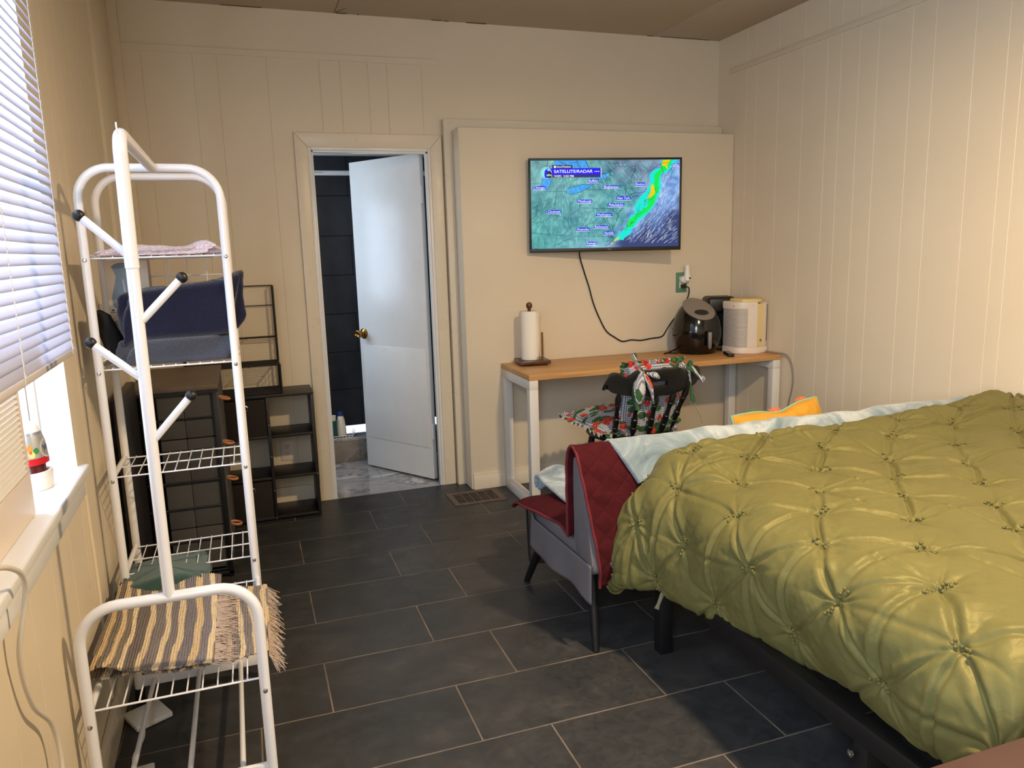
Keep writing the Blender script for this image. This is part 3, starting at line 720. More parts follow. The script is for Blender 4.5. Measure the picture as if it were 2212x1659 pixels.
for v in w.bm.verts:
    if v.co.z > 1.436: v.co.z += 0.012*math.exp(-((v.co.x+0.71)/0.03)**2)*(v.co.z-1.43)/0.02 - 0.004*max(0, (-0.9-v.co.x)/0.1)
tag(w.build('folded_dishcloth', M['pinkknit'], angle=70), 'pale pink knitted cloth folded flat on the top rack shelf', 'cloth')
# black cloth bag with a white care tag, slumped beside the towels
bg = thing('black_cloth', 'crumpled black cloth with a white paper tag left of the towels', 'cloth', (-1.0, 0.68, 1.0985))
A = np.zeros((24, 16, 3))
for i in range(24):
    for j in range(16):
        t = j/15; th = 2*PI*i/24
        wx = 0.030-0.006*t+0.005*math.sin(3*th+4*t); wy = 0.07+0.012*math.sin(2*th+3*t)
        A[i, j] = (0.012-0.040*t+wx*math.cos(th)*(1 if t < 1 else 0.5), 0.02+wy*math.sin(th)*(1 if t < 1 else .4), 0.003+0.165*t+0.008*math.cos(th+2)*t)
A[:, 0] = A[:, 0]*0.4+A[:, 0].mean(0)*0.6; A[:, 15] = A[:, 15]*0.5+A[:, 15].mean(0)*0.5
w = MB(); w.grid(A, closed_u=True); w.bm.verts.ensure_lookup_table()
w.bm.faces.new([w.bm.verts[i*16] for i in range(24)]); w.bm.faces.new([w.bm.verts[i*16+15] for i in range(23, -1, -1)])
w.build('cloth', M['blackcloth'], bg, angle=80)
w = MB(); w.box((-0.024, -0.0005, -0.008), (0.014, 0.0005, 0.012), M=T3((-0.012, -0.062, 0.035)) @ Matrix.Rotation(-0.5, 4, 'Y')); tgp = w.build('paper_tag', M['whiteplastic'], bg)
w = MB(); w.box((-0.004, -0.0012, -0.003), (0.004, -0.0006, 0.004), M=T3((-0.008, -0.062, 0.035)) @ Matrix.Rotation(-0.5, 4, 'Y')); w.box((-0.02, -0.0012, -0.001), (-0.007, -0.0006, 0.0), M=T3((-0.008, -0.062, 0.035)) @ Matrix.Rotation(-0.5, 4, 'Y')); w.build('tag_print', M['cordblack'], tgp)
# box printed with a vase-shaped bottle
bx = thing('cardboard_box', 'cream cardboard box printed with a blue grey vase-shaped bottle', 'box', (-0.955, 0.82, 1.0985))
MB().box((-0.062, -0.035, 0), (0.062, 0.035, 0.318), 0.002).build('carton', plain('cream_carton', (226, 208, 182), 0.7), bx)
w = MB(); prof = [(0.020, 0.318-0.012), (0.026, 0.300), (0.020, 0.285), (0.0165, 0.270), (0.020, 0.248), (0.030, 0.215), (0.033, 0.195), (0.030, 0.175), (0.020, 0.165)]
pr2 = spline([(r, 0, z) for r, z in prof], 6); c0 = -0.018
w.mi = 0; w.quad(*([(c0+p.x, -0.0356, p.z) for p in pr2]+[(c0-p.x, -0.0356, p.z) for p in reversed(pr2)]))
w.mi = 1; w.quad(*[(c0+0.024*math.cos(2*PI*i/20), -0.0359, 0.303+0.009*math.sin(2*PI*i/20)+0.003*math.cos(2*PI*i/20)) for i in range(20)])
w.mi = 2; w.quad((c0+0.004, -0.0359, 0.20), (c0+0.012, -0.0359, 0.20), (c0+0.006, -0.0359, 0.26), (c0+0.002, -0.0359, 0.26))
w.mi = 3; w.box((-0.06, -0.0357, 0.1555), (0.05, -0.0352, 0.157)); w.box((-0.056, -0.0357, 0.161), (-0.048, -0.0352, 0.165))
for k in range(6): w.box((-0.05, -0.0357, 0.095-k*0.008), (-0.015+0.01*(k % 2), -0.0352, 0.0975-k*0.008))
w.tube([(-0.044+0.006*math.cos(2*PI*i/12), -0.0355, 0.122+0.006*math.sin(2*PI*i/12)) for i in range(12)], 0.0006, 4, closed=True)
w.quad(*[(-0.028+0.006*math.cos(2*PI*i/10)*(1 if i % 2 else .6), -0.0357, 0.122+0.008*math.sin(2*PI*i/10)) for i in range(10)])
w.mi = 4; w.quad(*[(-0.038+0.007*math.cos(2*PI*i/10), -0.0357, 0.145+0.006*math.sin(2*PI*i/10)) for i in range(10)])
w.build('printed_front', [plain('vase_blue', (138, 154, 164), 0.6), plain('vase_rim', (112, 130, 142), 0.6), plain('vase_shine', (196, 198, 194), 0.6), M['cordblack'], plain('gold_print', (206, 184, 128), 0.6)], bx, recalc=False)
# light switch plate on the left wall
sw = MB().box((0.0005, 1.13, 1.15), (0.008, 1.205, 1.265), 0.003).build('switch_plate', M['creamplastic']); sw.matrix_world = LM; tag(sw, 'cream switch plate on the left wall behind the rack', 'switch plate')

# ---- rag rug folded on the bench
def rug_mat():
    m = NT('rag_rug_weave'); at = m.new('ShaderNodeAttribute', attribute_name='stripe'); v = m.coord()
    c = m.ramp(at.outputs['Fac'], [(0.0, lin(126, 118, 112)), (0.25, lin(148, 136, 122)), (0.5, lin(136, 132, 138)), (0.75, lin(222, 196, 152)), (1.0, lin(236, 220, 186))])
    m.set(color=m.mix(0.5, c, m.ramp(m.noise(v, 160, 3), [(0.3, (0.55, 0.55, 0.55)), (0.7, (1.1, 1.1, 1.1))]), 'MULTIPLY'), rough=1.0, spec=0.1)
    m.bump(m.noise(v, 240, 2), 0.7, 0.003); return m.m
M['rug'] = rug_mat()
rg = thing('rag_rug', 'striped grey and cream woven rag rug folded on the bench with fringes', 'rug', (-0.85, 0.25, 0.362))
def rug_layer(q0, q1, path, y0f, y1f, seed, nq=230, ny=150):
    """path(q)->(x,z) ; ribs run along y"""
    rs = np.random.RandomState(seed); q = np.linspace(q0, q1, nq); A = np.zeros((nq, ny, 3)); S = np.zeros((nq, ny))
    bands = []; x = q0-0.01; cream = False
    while x < q1+0.02:
        wd = rs.uniform(0.010, 0.019) if cream else rs.uniform(0.014, 0.030)
        bands.append((x, x+wd, rs.uniform(0.72, 1.0) if cream else rs.uniform(0.0, 0.55))); x += wd; cream = not cream
    ks = np.arange(nq)
    for i in range(nq):
        for j in range(ny):
            t = j/(ny-1); dq = 0.010*math.sin(t*5+seed)+0.006*math.sin(t*17+q[i]*60)*0.5
            y = y0f(q[i])*(1-t)+y1f(q[i])*t
            px_, pz = path(q[i])
            rib = abs(math.sin((q[i]+dq*0.3)*PI/0.0068))
            cross = math.sin(y*2*PI/0.0058+(math.floor((q[i])/0.0068) % 2)*PI)
            z = pz+0.0035*rib+0.0012*cross+0.006*math.sin(q[i]*38+t*4+seed)*(0.4+t*0.6)
            A[i, j] = (px_+dq*0.35, y, z)
            for a, b, c in bands:
                if a <= q[i]+dq < b: S[i, j] = c; break
    return A, S
def build_rug(A, S, name):
    w = MB(); w.grid(A); wb_ = w
    inv = T3(Vector(rg.location)).inverted(); w.transform(inv)
    o = w.build(name, M['rug'], rg, angle=60, recalc=False)
    a = o.data.attributes.new('stripe', 'FLOAT', 'POINT'); a.data.foreach_set('value', S.reshape(-1).astype(np.float32))
    mod(o, 'SOLIDIFY', thickness=0.006, offset=-1); return o
A, S = rug_layer(0, 0.43, lambda q: (-1.052+q, 0.376+0.012*max(0, 1-q/0.05)), lambda q: 0.072+0.012*math.sin(q*19)-0.05*q, lambda q: 0.49+0.05*q, 4)
low = build_rug(A, S, 'lower_fold')
def top_path(q):
    return (-1.050+q, 0.392+0.014*math.sin(q*9)+0.028*math.exp(-((q-0.02)/0.05)**2))
A2, S2 = rug_layer(0.0, 0.292, top_path, lambda q: 0.058+0.010*math.sin(q*30)-0.19*q, lambda q: 0.545-0.03*q, 9)
for i in range(A2.shape[0]):
    for j in range(A2.shape[1]):
        t = j/(A2.shape[1]-1); A2[i, j, 2] += 0.03*max(0, t-0.72)/0.28*(0.3+0.7*math.exp(-((i/A2.shape[0]-0.85)/0.3)**2))
top = build_rug(A2, S2, 'upper_fold')
rr = random.Random(3)
def fringe(edge, outdir, n, ln, seed, parent):
    w = MB(); r = random.Random(seed)
    for i in range(n):
        k = r.random(); e = edge(k); d = Vector(outdir)+Vector((r.uniform(-.25, .25), r.uniform(-.7, .7), r.uniform(-.1, .1)))
        L = ln*r.uniform(0.6, 1.15); P = [e]; q = Vector(e); dz = 0.0
        for s in range(4):
            q = q+Vector((d.x*L/4, d.y*L/4+r.uniform(-.004, .004), d.z*L/4-dz)); dz += outdir[2]*-0.0
            P.append(tuple(q))
        w.tube(P, [0.0014, 0.0013, 0.0012, 0.0011, 0.0008], 4)
    inv = T3(Vector(rg.location)).inverted(); w.transform(inv)
    o = w.build('fringe', plain('fringe_cotton', (188, 168, 150), 1.0), parent, recalc=False); o['kind'] = 'stuff'
ea = lambda k: (-0.762+0.004*math.sin(k*40), 0.005+k*0.48, 0.400)
fringe(ea, (0.95, -0.25, -0.12), 230, 0.056, 1, top)
eb = lambda k: (-0.624, 0.04+k*0.46, 0.374)
fringe(eb, (0.55, -0.12, -0.75), 260, 0.055, 2, low)
# teal fleece behind the rug
w = soft_slab(-1.058, -0.795, 0.505, 0.72, 0.365, 0.437, 8, 0.03, lean=(0.0, 0.0))
for v in w.bm.verts: v.co.z += max(0, (v.co.x+0.95)*0.10)*(1 if v.co.z > 0.39 else 0)+ (0.012*math.sin((v.co.x+1.0)*22) if v.co.z > 0.40 else 0)
tag(w.build('folded_fleece', M['teal'], angle=70), 'teal fleece folded on the bench behind the striped rug', 'fleece')
# white plug adapter and cord at the wall
ad = thing('power_adapter', 'white plug adapter with a cord by the wall under the rack', 'power adapter', (-1.0, 0.50, 0))
MB().box((-0.06, -0.055, 0.001), (0.05, 0.055, 0.018), 0.004).transform(rotz(0.5)).build('housing', M['whiteplastic'], ad)
w = MB(); w.tube(spline([(-0.01, -0.05, 0.012), (-0.005, -0.12, 0.006), (-0.02, -0.20, 0.006), (-0.01, -0.28, 0.006), (0.0, -0.45, 0.006)], 6), 0.004, 8); w.build('cord', M['whiteplastic'], ad)
MB().box((-0.055, -0.36, 0.002), (0.015, -0.26, 0.012), 0.005).transform(rotz(0.1)).build('plate', M['whiteplastic'], ad)

# ---- chest of fabric drawers
ch = thing('drawer_chest', 'dark frame chest of grey fabric drawers with wooden ring handles', 'chest of drawers', (-0.925, 1.85, 0))
cx0, cx1, cy0, cy1, ct = -1.095, -0.758, 1.525, 2.165, 0.882
w = MB(); w.box((cx0-0.004, cy0-0.006, ct-0.022), (cx1+0.006, cy1, ct), 0.003); wb(w, 'top', M['chesttop'], ch)
w = MB(); w.box((cx0-0.004, cy0-0.007, ct-0.034), (cx1+0.006, cy0-0.0, ct-0.0225)); 
for x in (cx0, cx1-0.022):
    for y in (cy0, cy1-0.024): w.box((x, y, 0), (x+0.022, y+0.022, ct-0.022), 0.002)
for z in (0.04, 0.19, 0.34, 0.46, 0.60, 0.74):
    w.tube([(cx0, cy0+0.006, z), (cx1, cy0+0.006, z)], 0.0045, 8); w.tube([(cx0, cy0+0.02, z-0.012), (cx1, cy0+0.02, z-0.012)], 0.004, 8)
w.box((cx0, cy0, 0.012), (cx1, cy0+0.012, 0.03), 0.002); w.box((cx0, cy1-0.014, 0.012), (cx1, cy1-0.002, 0.03), 0.002); w.box((cx0+0.03, cy0+0.004, 0.02), (cx0+0.045, cy0+0.015, ct-0.03), 0.002); w.box((cx0+0.075, cy0+0.004, 0.02), (cx0+0.085, cy0+0.015, ct-0.03), 0.002)
wb(w, 'frame', M['blackmetal'], ch)
w = MB(); w.box((cx0, cy0+0.02, 0.02), (cx0+0.008, cy1-0.02, ct-0.025)); wb(w, 'back_panel', M['blackcloth'], ch)
for i, (z0, z1, hz) in enumerate(((0.05, 0.245, 0.205), (0.25, 0.445, 0.410), (0.45, 0.648, 0.60), (0.653, 0.852, 0.80))):
    w = MB()
    for y0, y1 in ((cy0+0.012, cy1-0.03),):
        w.box((cx0+0.095, y0, z0), ((cx0+cx1)/2+0.03, y1, z1), 0.004); w.box(((cx0+cx1)/2+0.031, y0, z0), (cx1+0.002, y1, z1), 0.004)
    dr = wb(w, 'drawer', M['chestfab'], ch)
    w = MB(); hy = (1.66, 1.70, 1.62, 1.64)[i]
    w.tube([(cx1+0.022+0.024*math.cos(a), hy+0.024*math.sin(a), hz-0.006*math.cos(a)) for a in [2*PI*k/20 for k in range(20)]], 0.0058, 10, closed=True)
    wb(w, 'handle', M['woodring'], dr)
# flat black board filling the unidentified black area between chest and wall
w = MB(); w.box((0.012+0.006, 1.02, 0.001), (0.05, 1.46, 0.93), 0.004); o = w.build('gap_board', M['blacklam']); o.matrix_world = LM
tag(o, 'black flat board filling the black area against the wall behind the rack', 'board')

# ---- cube shelf with two bins
cs = thing('cube_shelf', 'black laminate cube shelf beside the bathroom doorway', 'cube shelf', (-0.545, 2.32, 0))
X0, X1, YS0, YS1, ZT = -0.785, -0.308, 2.20, 2.434, 0.697; xm = (X0+X1)/2
for x in (X0, xm-0.008, X1-0.016):
    w = MB(); w.box((x, YS0, 0.001), (x+0.016, YS1, ZT-0.016), 0.001)
    wb(w, 'upright', M['blacklam'], cs)
w = MB(); w.box((X0-0.002, YS0-0.002, ZT-0.0158), (X1+0.002, YS1, ZT), 0.0015); wb(w, 'top', M['blacklam'], cs)
for z in (0.010, 0.232, 0.460):
    for a, b in ((X0+0.0165, xm-0.0085), (xm+0.0085, X1-0.0165)):
        w = MB(); w.box((a, YS0+0.001, z), (b, YS1, z+0.015), 0.001)
        wb(w, 'shelf', M['blacklam'], cs)
for x, z in ((X0+0.008, 0.52), (xm, 0.535), (xm, 0.36), (xm, 0.17), (xm, 0.018), (X1-0.008, 0.24)):
    w = MB(); w.lathe([(0, 0), (0.0042, 0), (0.0036, 0.0015), (0.0015, 0.0016), (0.0012, 0.0005), (0, 0.0005)], 10, T3((x, YS0-0.0005, z)) @ Matrix.Rotation(PI/2, 4, 'X')); wb(w, 'screw_cap', M['silver'], cs)
def bin_(z, label):
    b = thing('storage_bin', label, 'storage bin', ((X0+xm)/2+0.004, 2.31, z)); hw = 0.104
    w = MB(); w.box((-hw, -0.105, 0), (hw, 0.11, 0.004)); 
    for lo, hi in (((-hw, -0.105, 0.004), (hw, -0.10, 0.2)), ((-hw, 0.105, 0.004), (hw, 0.11, 0.2)), ((-hw, -0.10, 0.004), (-hw+0.005, 0.105, 0.2)), ((hw-0.005, -0.10, 0.004), (hw, 0.105, 0.2))): w.box(lo, hi, 0.0015)
    w.build('body', M['binfab'], b)
    w = MB(); w.tube([(0.003+0.0135*math.cos(2*PI*k/22), -0.107, 0.158+0.0135*math.sin(2*PI*k/22)) for k in range(22)], 0.0042, 8, closed=True); w.build('grommet', M['chrome'], b)
    w = MB(); w.lathe([(0, 0), (0.011, 0), (0.011, 0.001), (0, 0.001)], 18, T3((0.003, -0.1052, 0.158)) @ Matrix.Rotation(PI/2, 4, 'X')); w.build('hole', M['slot'], b)
bin_(0.4752, 'dark fabric bin with metal grommet in the upper left cube of the shelf')
bin_(0.0252, 'dark fabric bin with metal grommet in the bottom left cube of the shelf')
# duplex outlet on the wall inside the middle right cube
def outlet(name, label, loc):
    t = thing(name, label, 'outlet', loc)
    MB().box((-0.036, 0, -0.058), (0.036, -0.006, 0.058) if False else (0.036, 0.006, 0.058), 0.002).build('cover_plate', M['creamplastic'], t)
    w = MB()
    for z in (0.021, -0.021): w.lathe([(0, 0), (0.017, 0), (0.017, 0.0025), (0, 0.0025)], 20, T3((0, 0.0, z)) @ Matrix.Rotation(PI/2, 4, 'X'), 1, 0.85)
    s = w.build('socket', M['creamplastic'], t); w = MB()
    for z in (0.021, -0.021):
        for x in (-0.006, 0.006): w.box((x-0.0012, -0.0031, z), (x+0.0012, -0.0024, z+0.009))
        w.box((-0.002, -0.0031, z-0.009), (0.002, -0.0024, z-0.005))
    w.build('slot', M['slot'], s); return t
outlet('wall_outlet', 'cream duplex outlet on the wall seen through the cube shelf', (-0.455, 2.447, 0.325))
# black wire stand on the cube shelf
ws = thing('wire_stand', 'black stepped wire stand on top of the cube shelf', 'wire stand', (-0.7, 2.33, ZT+0.001))
xr_, xl_ = -0.466, -0.94
for x in (xr_, xl_):
    w = MB()
    for y, z1 in ((2.432, 1.262), (2.376, 1.262), (2.205, 0.856)): w.tube([(x, y, ZT+0.002), (x, y, z1)], 0.0058, 10)
    w.tube([(x, 2.376, 1.26), (x, 2.432, 1.26)], 0.004, 8); w.tube([(x, 2.205, 0.854), (x, 2.40, 0.854)], 0.004, 8)
    wb(w, 'upright', M['blackmetal'], ws)
w = MB()
for x in (xr_, xl_):
    z = 0.74
    while z < 1.25: w.tube([(x, 2.376, z), (x, 2.432, z)], 0.0018, 6); z += 0.045
    z = 0.74
    while z < 0.85: w.tube([(x, 2.205, z), (x, 2.376, z)], 0.0018, 6); z += 0.04
    for y in (2.25, 2.29, 2.33): w.tube([(x, y, ZT+0.008), (x, y, 0.854)], 0.0018, 6)
w.tube([(xl_, 2.432, 1.262), (xr_, 2.432, 1.262)], 0.003, 8); w.tube([(xl_, 2.432, 1.155), (xr_, 2.432, 1.155)], 0.0025, 8)
wb(w, 'side_wires', M['blackmetal'], ws)
for z, y0 in ((0.985, 2.376), (0.852, 2.205), (ZT+0.008, 2.205)):
    w = MB(); y = y0
    while y <= 2.433: w.tube([(xl_, y, z), (xr_, y, z)], 0.0028 if y in (y0,) else 0.0018, 6); y += 0.0187
    for x in (xl_, -0.78, -0.62, xr_): w.tube([(x, y0, z-0.003), (x, 2.432, z-0.003)], 0.0028, 6)
    wb(w, 'tier', M['blackmetal'], ws)
# floor register
fv = thing('floor_vent', 'rusty brown floor vent in the tiles below the chase', 'floor vent', (0.565, 2.140, 0.0))
w = MB()
for lo, hi in (((-0.155, -0.115, 0.0005), (0.155, -0.085, 0.004)), ((-0.155, 0.085, 0.0005), (0.155, 0.115, 0.004)), ((-0.155, -0.085, 0.0005), (-0.122, 0.085, 0.004)), ((0.118, -0.085, 0.0005), (0.155, 0.085, 0.004))): w.box(lo, hi, 0.001)
w.build('frame', plain('dusty_brown_metal', (98, 84, 74), 0.6, var=0.3, vs=30), fv)
MB().box((-0.122, -0.085, 0.0003), (0.118, 0.085, 0.001)).build('duct_dirt', plain('dusty_duct', (62, 52, 44), 0.95, var=0.6, vs=26, bump=0.8, bs=60, bd=0.004), fv)
w = MB()
for x in (-0.075, -0.03, 0.018, 0.066): w.box((x, -0.085, 0.001), (x+0.003, 0.085, 0.0035))
w.build('bars', plain('dusty_bar', (120, 104, 90), 0.6), fv)

# =================================================================== television
tv = thing('television', 'flat television on the wall showing a weather radar map', 'television', (1.41, 2.135, 1.655))
TL, BL_, TR, BR_ = Vector((0.976, 2.230, 1.922)), Vector((0.970, 2.230, 1.396)), Vector((1.858, 2.032, 1.918)), Vector((1.850, 2.032, 1.386))
tx = ((TR-TL)+(BR_-BL_)).normalized(); tz0 = ((TL-BL_)+(TR-BR_)).normalized(); tn = tx.cross(tz0).normalized(); tz = tn.cross(tx)
tc = (TL+BL_+TR+BR_)/4; TW = ((TR-TL).length+(BR_-BL_).length)/2; TH = ((TL-BL_).length+(TR-BR_).length)/2
tv.matrix_world = Matrix(((tx.x, -tn.x, tz.x, tc.x), (tx.y, -tn.y, tz.y, tc.y), (tx.z, -tn.z, tz.z, tc.z), (0, 0, 0, 1)))
# local: x right, -y towards the viewer, z up
hw, hh = TW/2, TH/2; bz_ = 0.012; bb = 0.022
w = MB()
for lo, hi in (((-hw, -0.004, hh-bz_), (hw, 0.012, hh)), ((-hw, -0.004, -hh), (hw, 0.012, -hh+bb)), ((-hw, -0.004, -hh+bb), (-hw+bz_, 0.012, hh-bz_)), ((hw-bz_, -0.004, -hh+bb), (hw, 0.012, hh-bz_))): w.box(lo, hi, 0.0015)
bezel = w.build('bezel', M['black'], tv)
w = MB(); w.box((-hw+0.002, 0.012, -hh+0.002), (hw-0.002, 0.030, hh-0.002), 0.004); w.box((-0.30, 0.030, -0.20), (0.30, 0.05, 0.12), 0.01); w.build('back_shell', M['black'], tv)
# wall bracket reaching to the chase
w = MB(); Mi = tv.matrix_world.inverted()
a = Mi @ Vector((1.33, 2.273, 1.62)); b_ = Vector((0.0, 0.05, -0.03))
w.tube([a, (a+b_)/2+Vector((0.03, 0, 0)), b_], 0.014, 8); w.build('wall_bracket', M['blackmetal'], tv)
w = MB(); add_text(w, 'Roku', 0.011, lambda x, y: (0.022+x, -0.0045, -hh+0.012+y)); w.build('badge', M['silver'], bezel, recalc=False)
sw_, sh_ = TW-2*bz_, TH-bz_-bb; zc = (bb-bz_)/2
def SP(u, v, lay=0): return (-sw_/2+u*sw_, -0.0005-0.00006*lay, zc+sh_/2-v*sh_)
def CP(x, y):   # photo crop pixels of the screen -> u, v
    t = (y-150)/1110; l = 147+8*t; r = 2025-35*t; u = (x-l)/(r-l); bot = 1272-27*u
    return u, (y-150)/(bot-150)
SCR = [emit('screen_map', (0, 0, 0))]
sm = NT('screen_picture'); at = sm.new('ShaderNodeVertexColor', layer_name='picture'); sm.set(color=(0.01, 0.01, 0.01, 1), rough=0.3, emis=at.outputs[0], emiss=1.0, spec=0.3)
cols = [(22, 22, 40), (60, 160, 240), (10, 235, 80), (245, 210, 20), (20, 10, 235), (44, 48, 110), (240, 248, 250), (30, 60, 60), (130, 240, 225), (215, 235, 255), (20, 232, 215)]
mats = [sm.m]+[emit('screen_ink', c) for c in cols]
LINE, WATER, GREEN, YEL, BLUE, DARK, WHITE, DGREEN, STREAK, OSTREAK, CYAN = range(1, 12)
gx, gy = 150, 86; U, V = np.meshgrid(np.linspace(0, 1, gx), np.linspace(0, 1, gy), indexing='ij')
n1 = vnoise(U*1.78, V, 3, 5, 7); n2 = vnoise(U*1.78, V, 8, 3, 26)
land = np.stack([86+50*n1+36*n2, 158+46*n1+40*n2, 168+34*n1+36*n2], -1)
north = np.clip((0.28-V)*4+(U-0.45)*2, 0, 1)[..., None]*np.clip((U-0.42)*6, 0, 1)[..., None]
land = land*(1-north)+np.stack([104+60*n1, 132+60*n1, 158+60*n1], -1)*north
west = np.clip((0.3-U)*3, 0, 1)[..., None]*np.clip((V-0.2)*2, 0.2, 1)[..., None]
land = land*(1-0.5*west)+np.stack([58+40*n1, 160+40*n1, 150+40*n1], -1)*0.5*west
coast = 0.62+0.34*(0.62-V)+0.02*np.sin(V*30)
sea = np.clip((U-coast)*14, 0, 1)[..., None]
ocean = np.stack([126+70*n1+50*n2, 166+60*n1+44*n2, 224+30*n1+24*n2], -1)
deep = np.clip((U*1.1+V*1.25-1.62)*3.2+n1*0.9, 0, 1)[..., None]
ocean = ocean*(1-deep)+np.array([46, 62, 116])*deep
pic = land*(1-sea)+ocean*sea
south = np.clip((V-0.86)*8, 0, 1)[..., None]*np.clip((U-0.2)*4, 0, 1)[..., None]*np.clip((0.62-U)*9, 0, 1)[..., None]
pic = pic*(1-0.6*south)+np.array([164, 214, 240])*0.6*south
A = np.zeros((gx, gy, 3))
for i in range(gx):
    for j in range(gy): A[i, j] = SP(i/(gx-1), j/(gy-1))
w = MB(); w.grid(A, flip=True); npic = gx*gy
def poly(pts, mi, lay): w.mi = mi; w.quad(*[SP(*CP(x, y), lay) for x, y in pts])
def pline(pts, mi, lay, wd=3.0):
    """thin line through crop-pixel points"""
    w.mi = mi
    for (x0, y0), (x1, y1) in zip(pts, pts[1:]):
        L = math.hypot(x1-x0, y1-y0) or 1; nx, ny = -(y1-y0)/L*wd/2, (x1-x0)/L*wd/2
        w.quad(*[SP(*CP(x, y), lay) for x, y in ((x0+nx, y0+ny), (x1+nx, y1+ny), (x1-nx, y1-ny), (x0-nx, y0-ny))])
def jag(pts, amp, seed, n=5):
    r = random.Random(seed); out = []
    for (x0, y0), (x1, y1) in zip(pts, pts[1:]):
        for k in range(n):
            t = k/n; out.append((x0+(x1-x0)*t+r.uniform(-amp, amp), y0+(y1-y0)*t+r.uniform(-amp, amp)))
    return out+[pts[-1]]
# lakes
poly([(455, 152), (560, 152), (720, 152), (760, 250), (640, 250), (400, 250)], WATER, 1)
poly([(720, 152), (840, 152), (870, 250), (780, 250)], WATER, 1)
poly([(292, 370), (402, 372), (398, 430), (372, 480), (336, 526), (276, 500), (282, 440)], WATER, 1)
poly(jag([(580, 540), (620, 505), (720, 470), (780, 450), (870, 455), (930, 440), (870, 490), (760, 550), (650, 578), (605, 560)], 3, 1, 3), WATER, 1)
poly([(1032, 335), (1110, 300), (1120, 330), (1090, 372), (1020, 380), (960, 392), (1000, 350)], WATER, 1)
# wind streaks: land then ocean
rs = random.Random(12)
for _ in range(900):
    x, y = rs.uniform(155, 1750), rs.uniform(155, 1250); u, v = CP(x, y)
    if not (0.01 < u < 0.97 and 0.01 < v < 0.97): continue
    if u > 0.60+0.34*(0.62-v): continue
    a = math.radians(118-66*min(1, u/0.62)-(18 if v > 0.75 and u < 0.3 else 0)+8*math.sin(u*9+v*5)); L = rs.uniform(18, 74)
    if x+L > 2010 or y+L*1.05 > 1250: continue
    pline([(x, y), (x+L*math.cos(a), y+L*math.sin(a))] if x+L*math.cos(a) > 152 else [(x, y), (x, y+20)], STREAK, 2, rs.choice((1.6, 2.2, 2.6)))
for _ in range(650):
    u, v = rs.uniform(0.6, 0.985), rs.uniform(0.02, 0.97)
    if u < 0.66+0.34*(0.62-v)+0.07: continue
    x = 147+u*1870; y = 150+v*1095; a = math.radians(-72+34*v*1.0+10*math.sin(u*14)); L = rs.uniform(20, 95)
    x1, y1 = x+L*math.cos(a), y+L*math.sin(a)
    if x1 > 1985 or y1 < 158: continue
    pline([(x, y), (x1, y1)], OSTREAK, 2, rs.choice((1.6, 2.4, 3.4)))
# rain band
band = [(1790, 152), (1990, 152), (1880, 300), (1790, 330), (1770, 420), (1790, 470), (1750, 600), (1700, 690), (1640, 800), (1540, 880), (1440, 980), (1370, 1090), (1290, 1160), (1170, 1175), (1240, 1080), (1330, 990), (1370, 880), (1440, 800), (1440, 720), (1520, 600), (1610, 520), (1640, 420), (1630, 330), (1700, 270), (1780, 250)]
poly(jag(band+[band[0]], 7, 5, 4)[:-1], CYAN, 3)
g2 = [(1800, 152), (1930, 152), (1870, 260), (1780, 320), (1745, 420), (1750, 520), (1705, 620), (1690, 700), (1600, 800), (1480, 880), (1400, 980), (1310, 1020), (1380, 900), (1490, 820), (1600, 740), (1620, 640), (1650, 560), (1690, 460), (1700, 330), (1770, 280)]
poly(jag(g2+[g2[0]], 6, 6, 4)[:-1], GREEN, 4)
for pts in ([(1810, 152), (1900, 152), (1880, 200), (1830, 230), (1790, 215)], [(1835, 225), (1870, 225), (1865, 270), (1840, 250)], [(1655, 470), (1690, 460), (1700, 540), (1690, 590), (1620, 640), (1600, 630), (1640, 560)], [(1170, 1175), (1250, 1110), (1240, 1140), (1185, 1180)], [(1150, 1195), (1165, 1190), (1150, 1225), (1135, 1222)]):
    poly(jag(pts+[pts[0]], 6, len(pts), 4)[:-1], YEL, 5)
for _ in range(90):
    t = rs.random(); x = 1700-t*380+rs.uniform(-40, 40); y = 520+t*520+rs.uniform(-40, 40)
    pline([(x, y), (x-rs.uniform(5, 26), y+rs.uniform(3, 22))], DGREEN, 5, 3)
for _ in range(26):
    x, y = rs.uniform(1100, 1350), rs.uniform(190, 380)
    if abs((x-1110)*-0.6-(y-380)) < 90: s = rs.uniform(5, 16); poly([(x, y), (x+s, y+s*.4), (x+s*.5, y+s), (x-s*.4, y+s*.6)], CYAN, 3)
for _ in range(16):
    x, y = rs.uniform(1900, 1975), rs.uniform(270, 400); s = rs.uniform(5, 13); poly([(x, y), (x+s, y+s*.4), (x+s*.5, y+s), (x-s*.4, y+s*.6)], CYAN, 3)
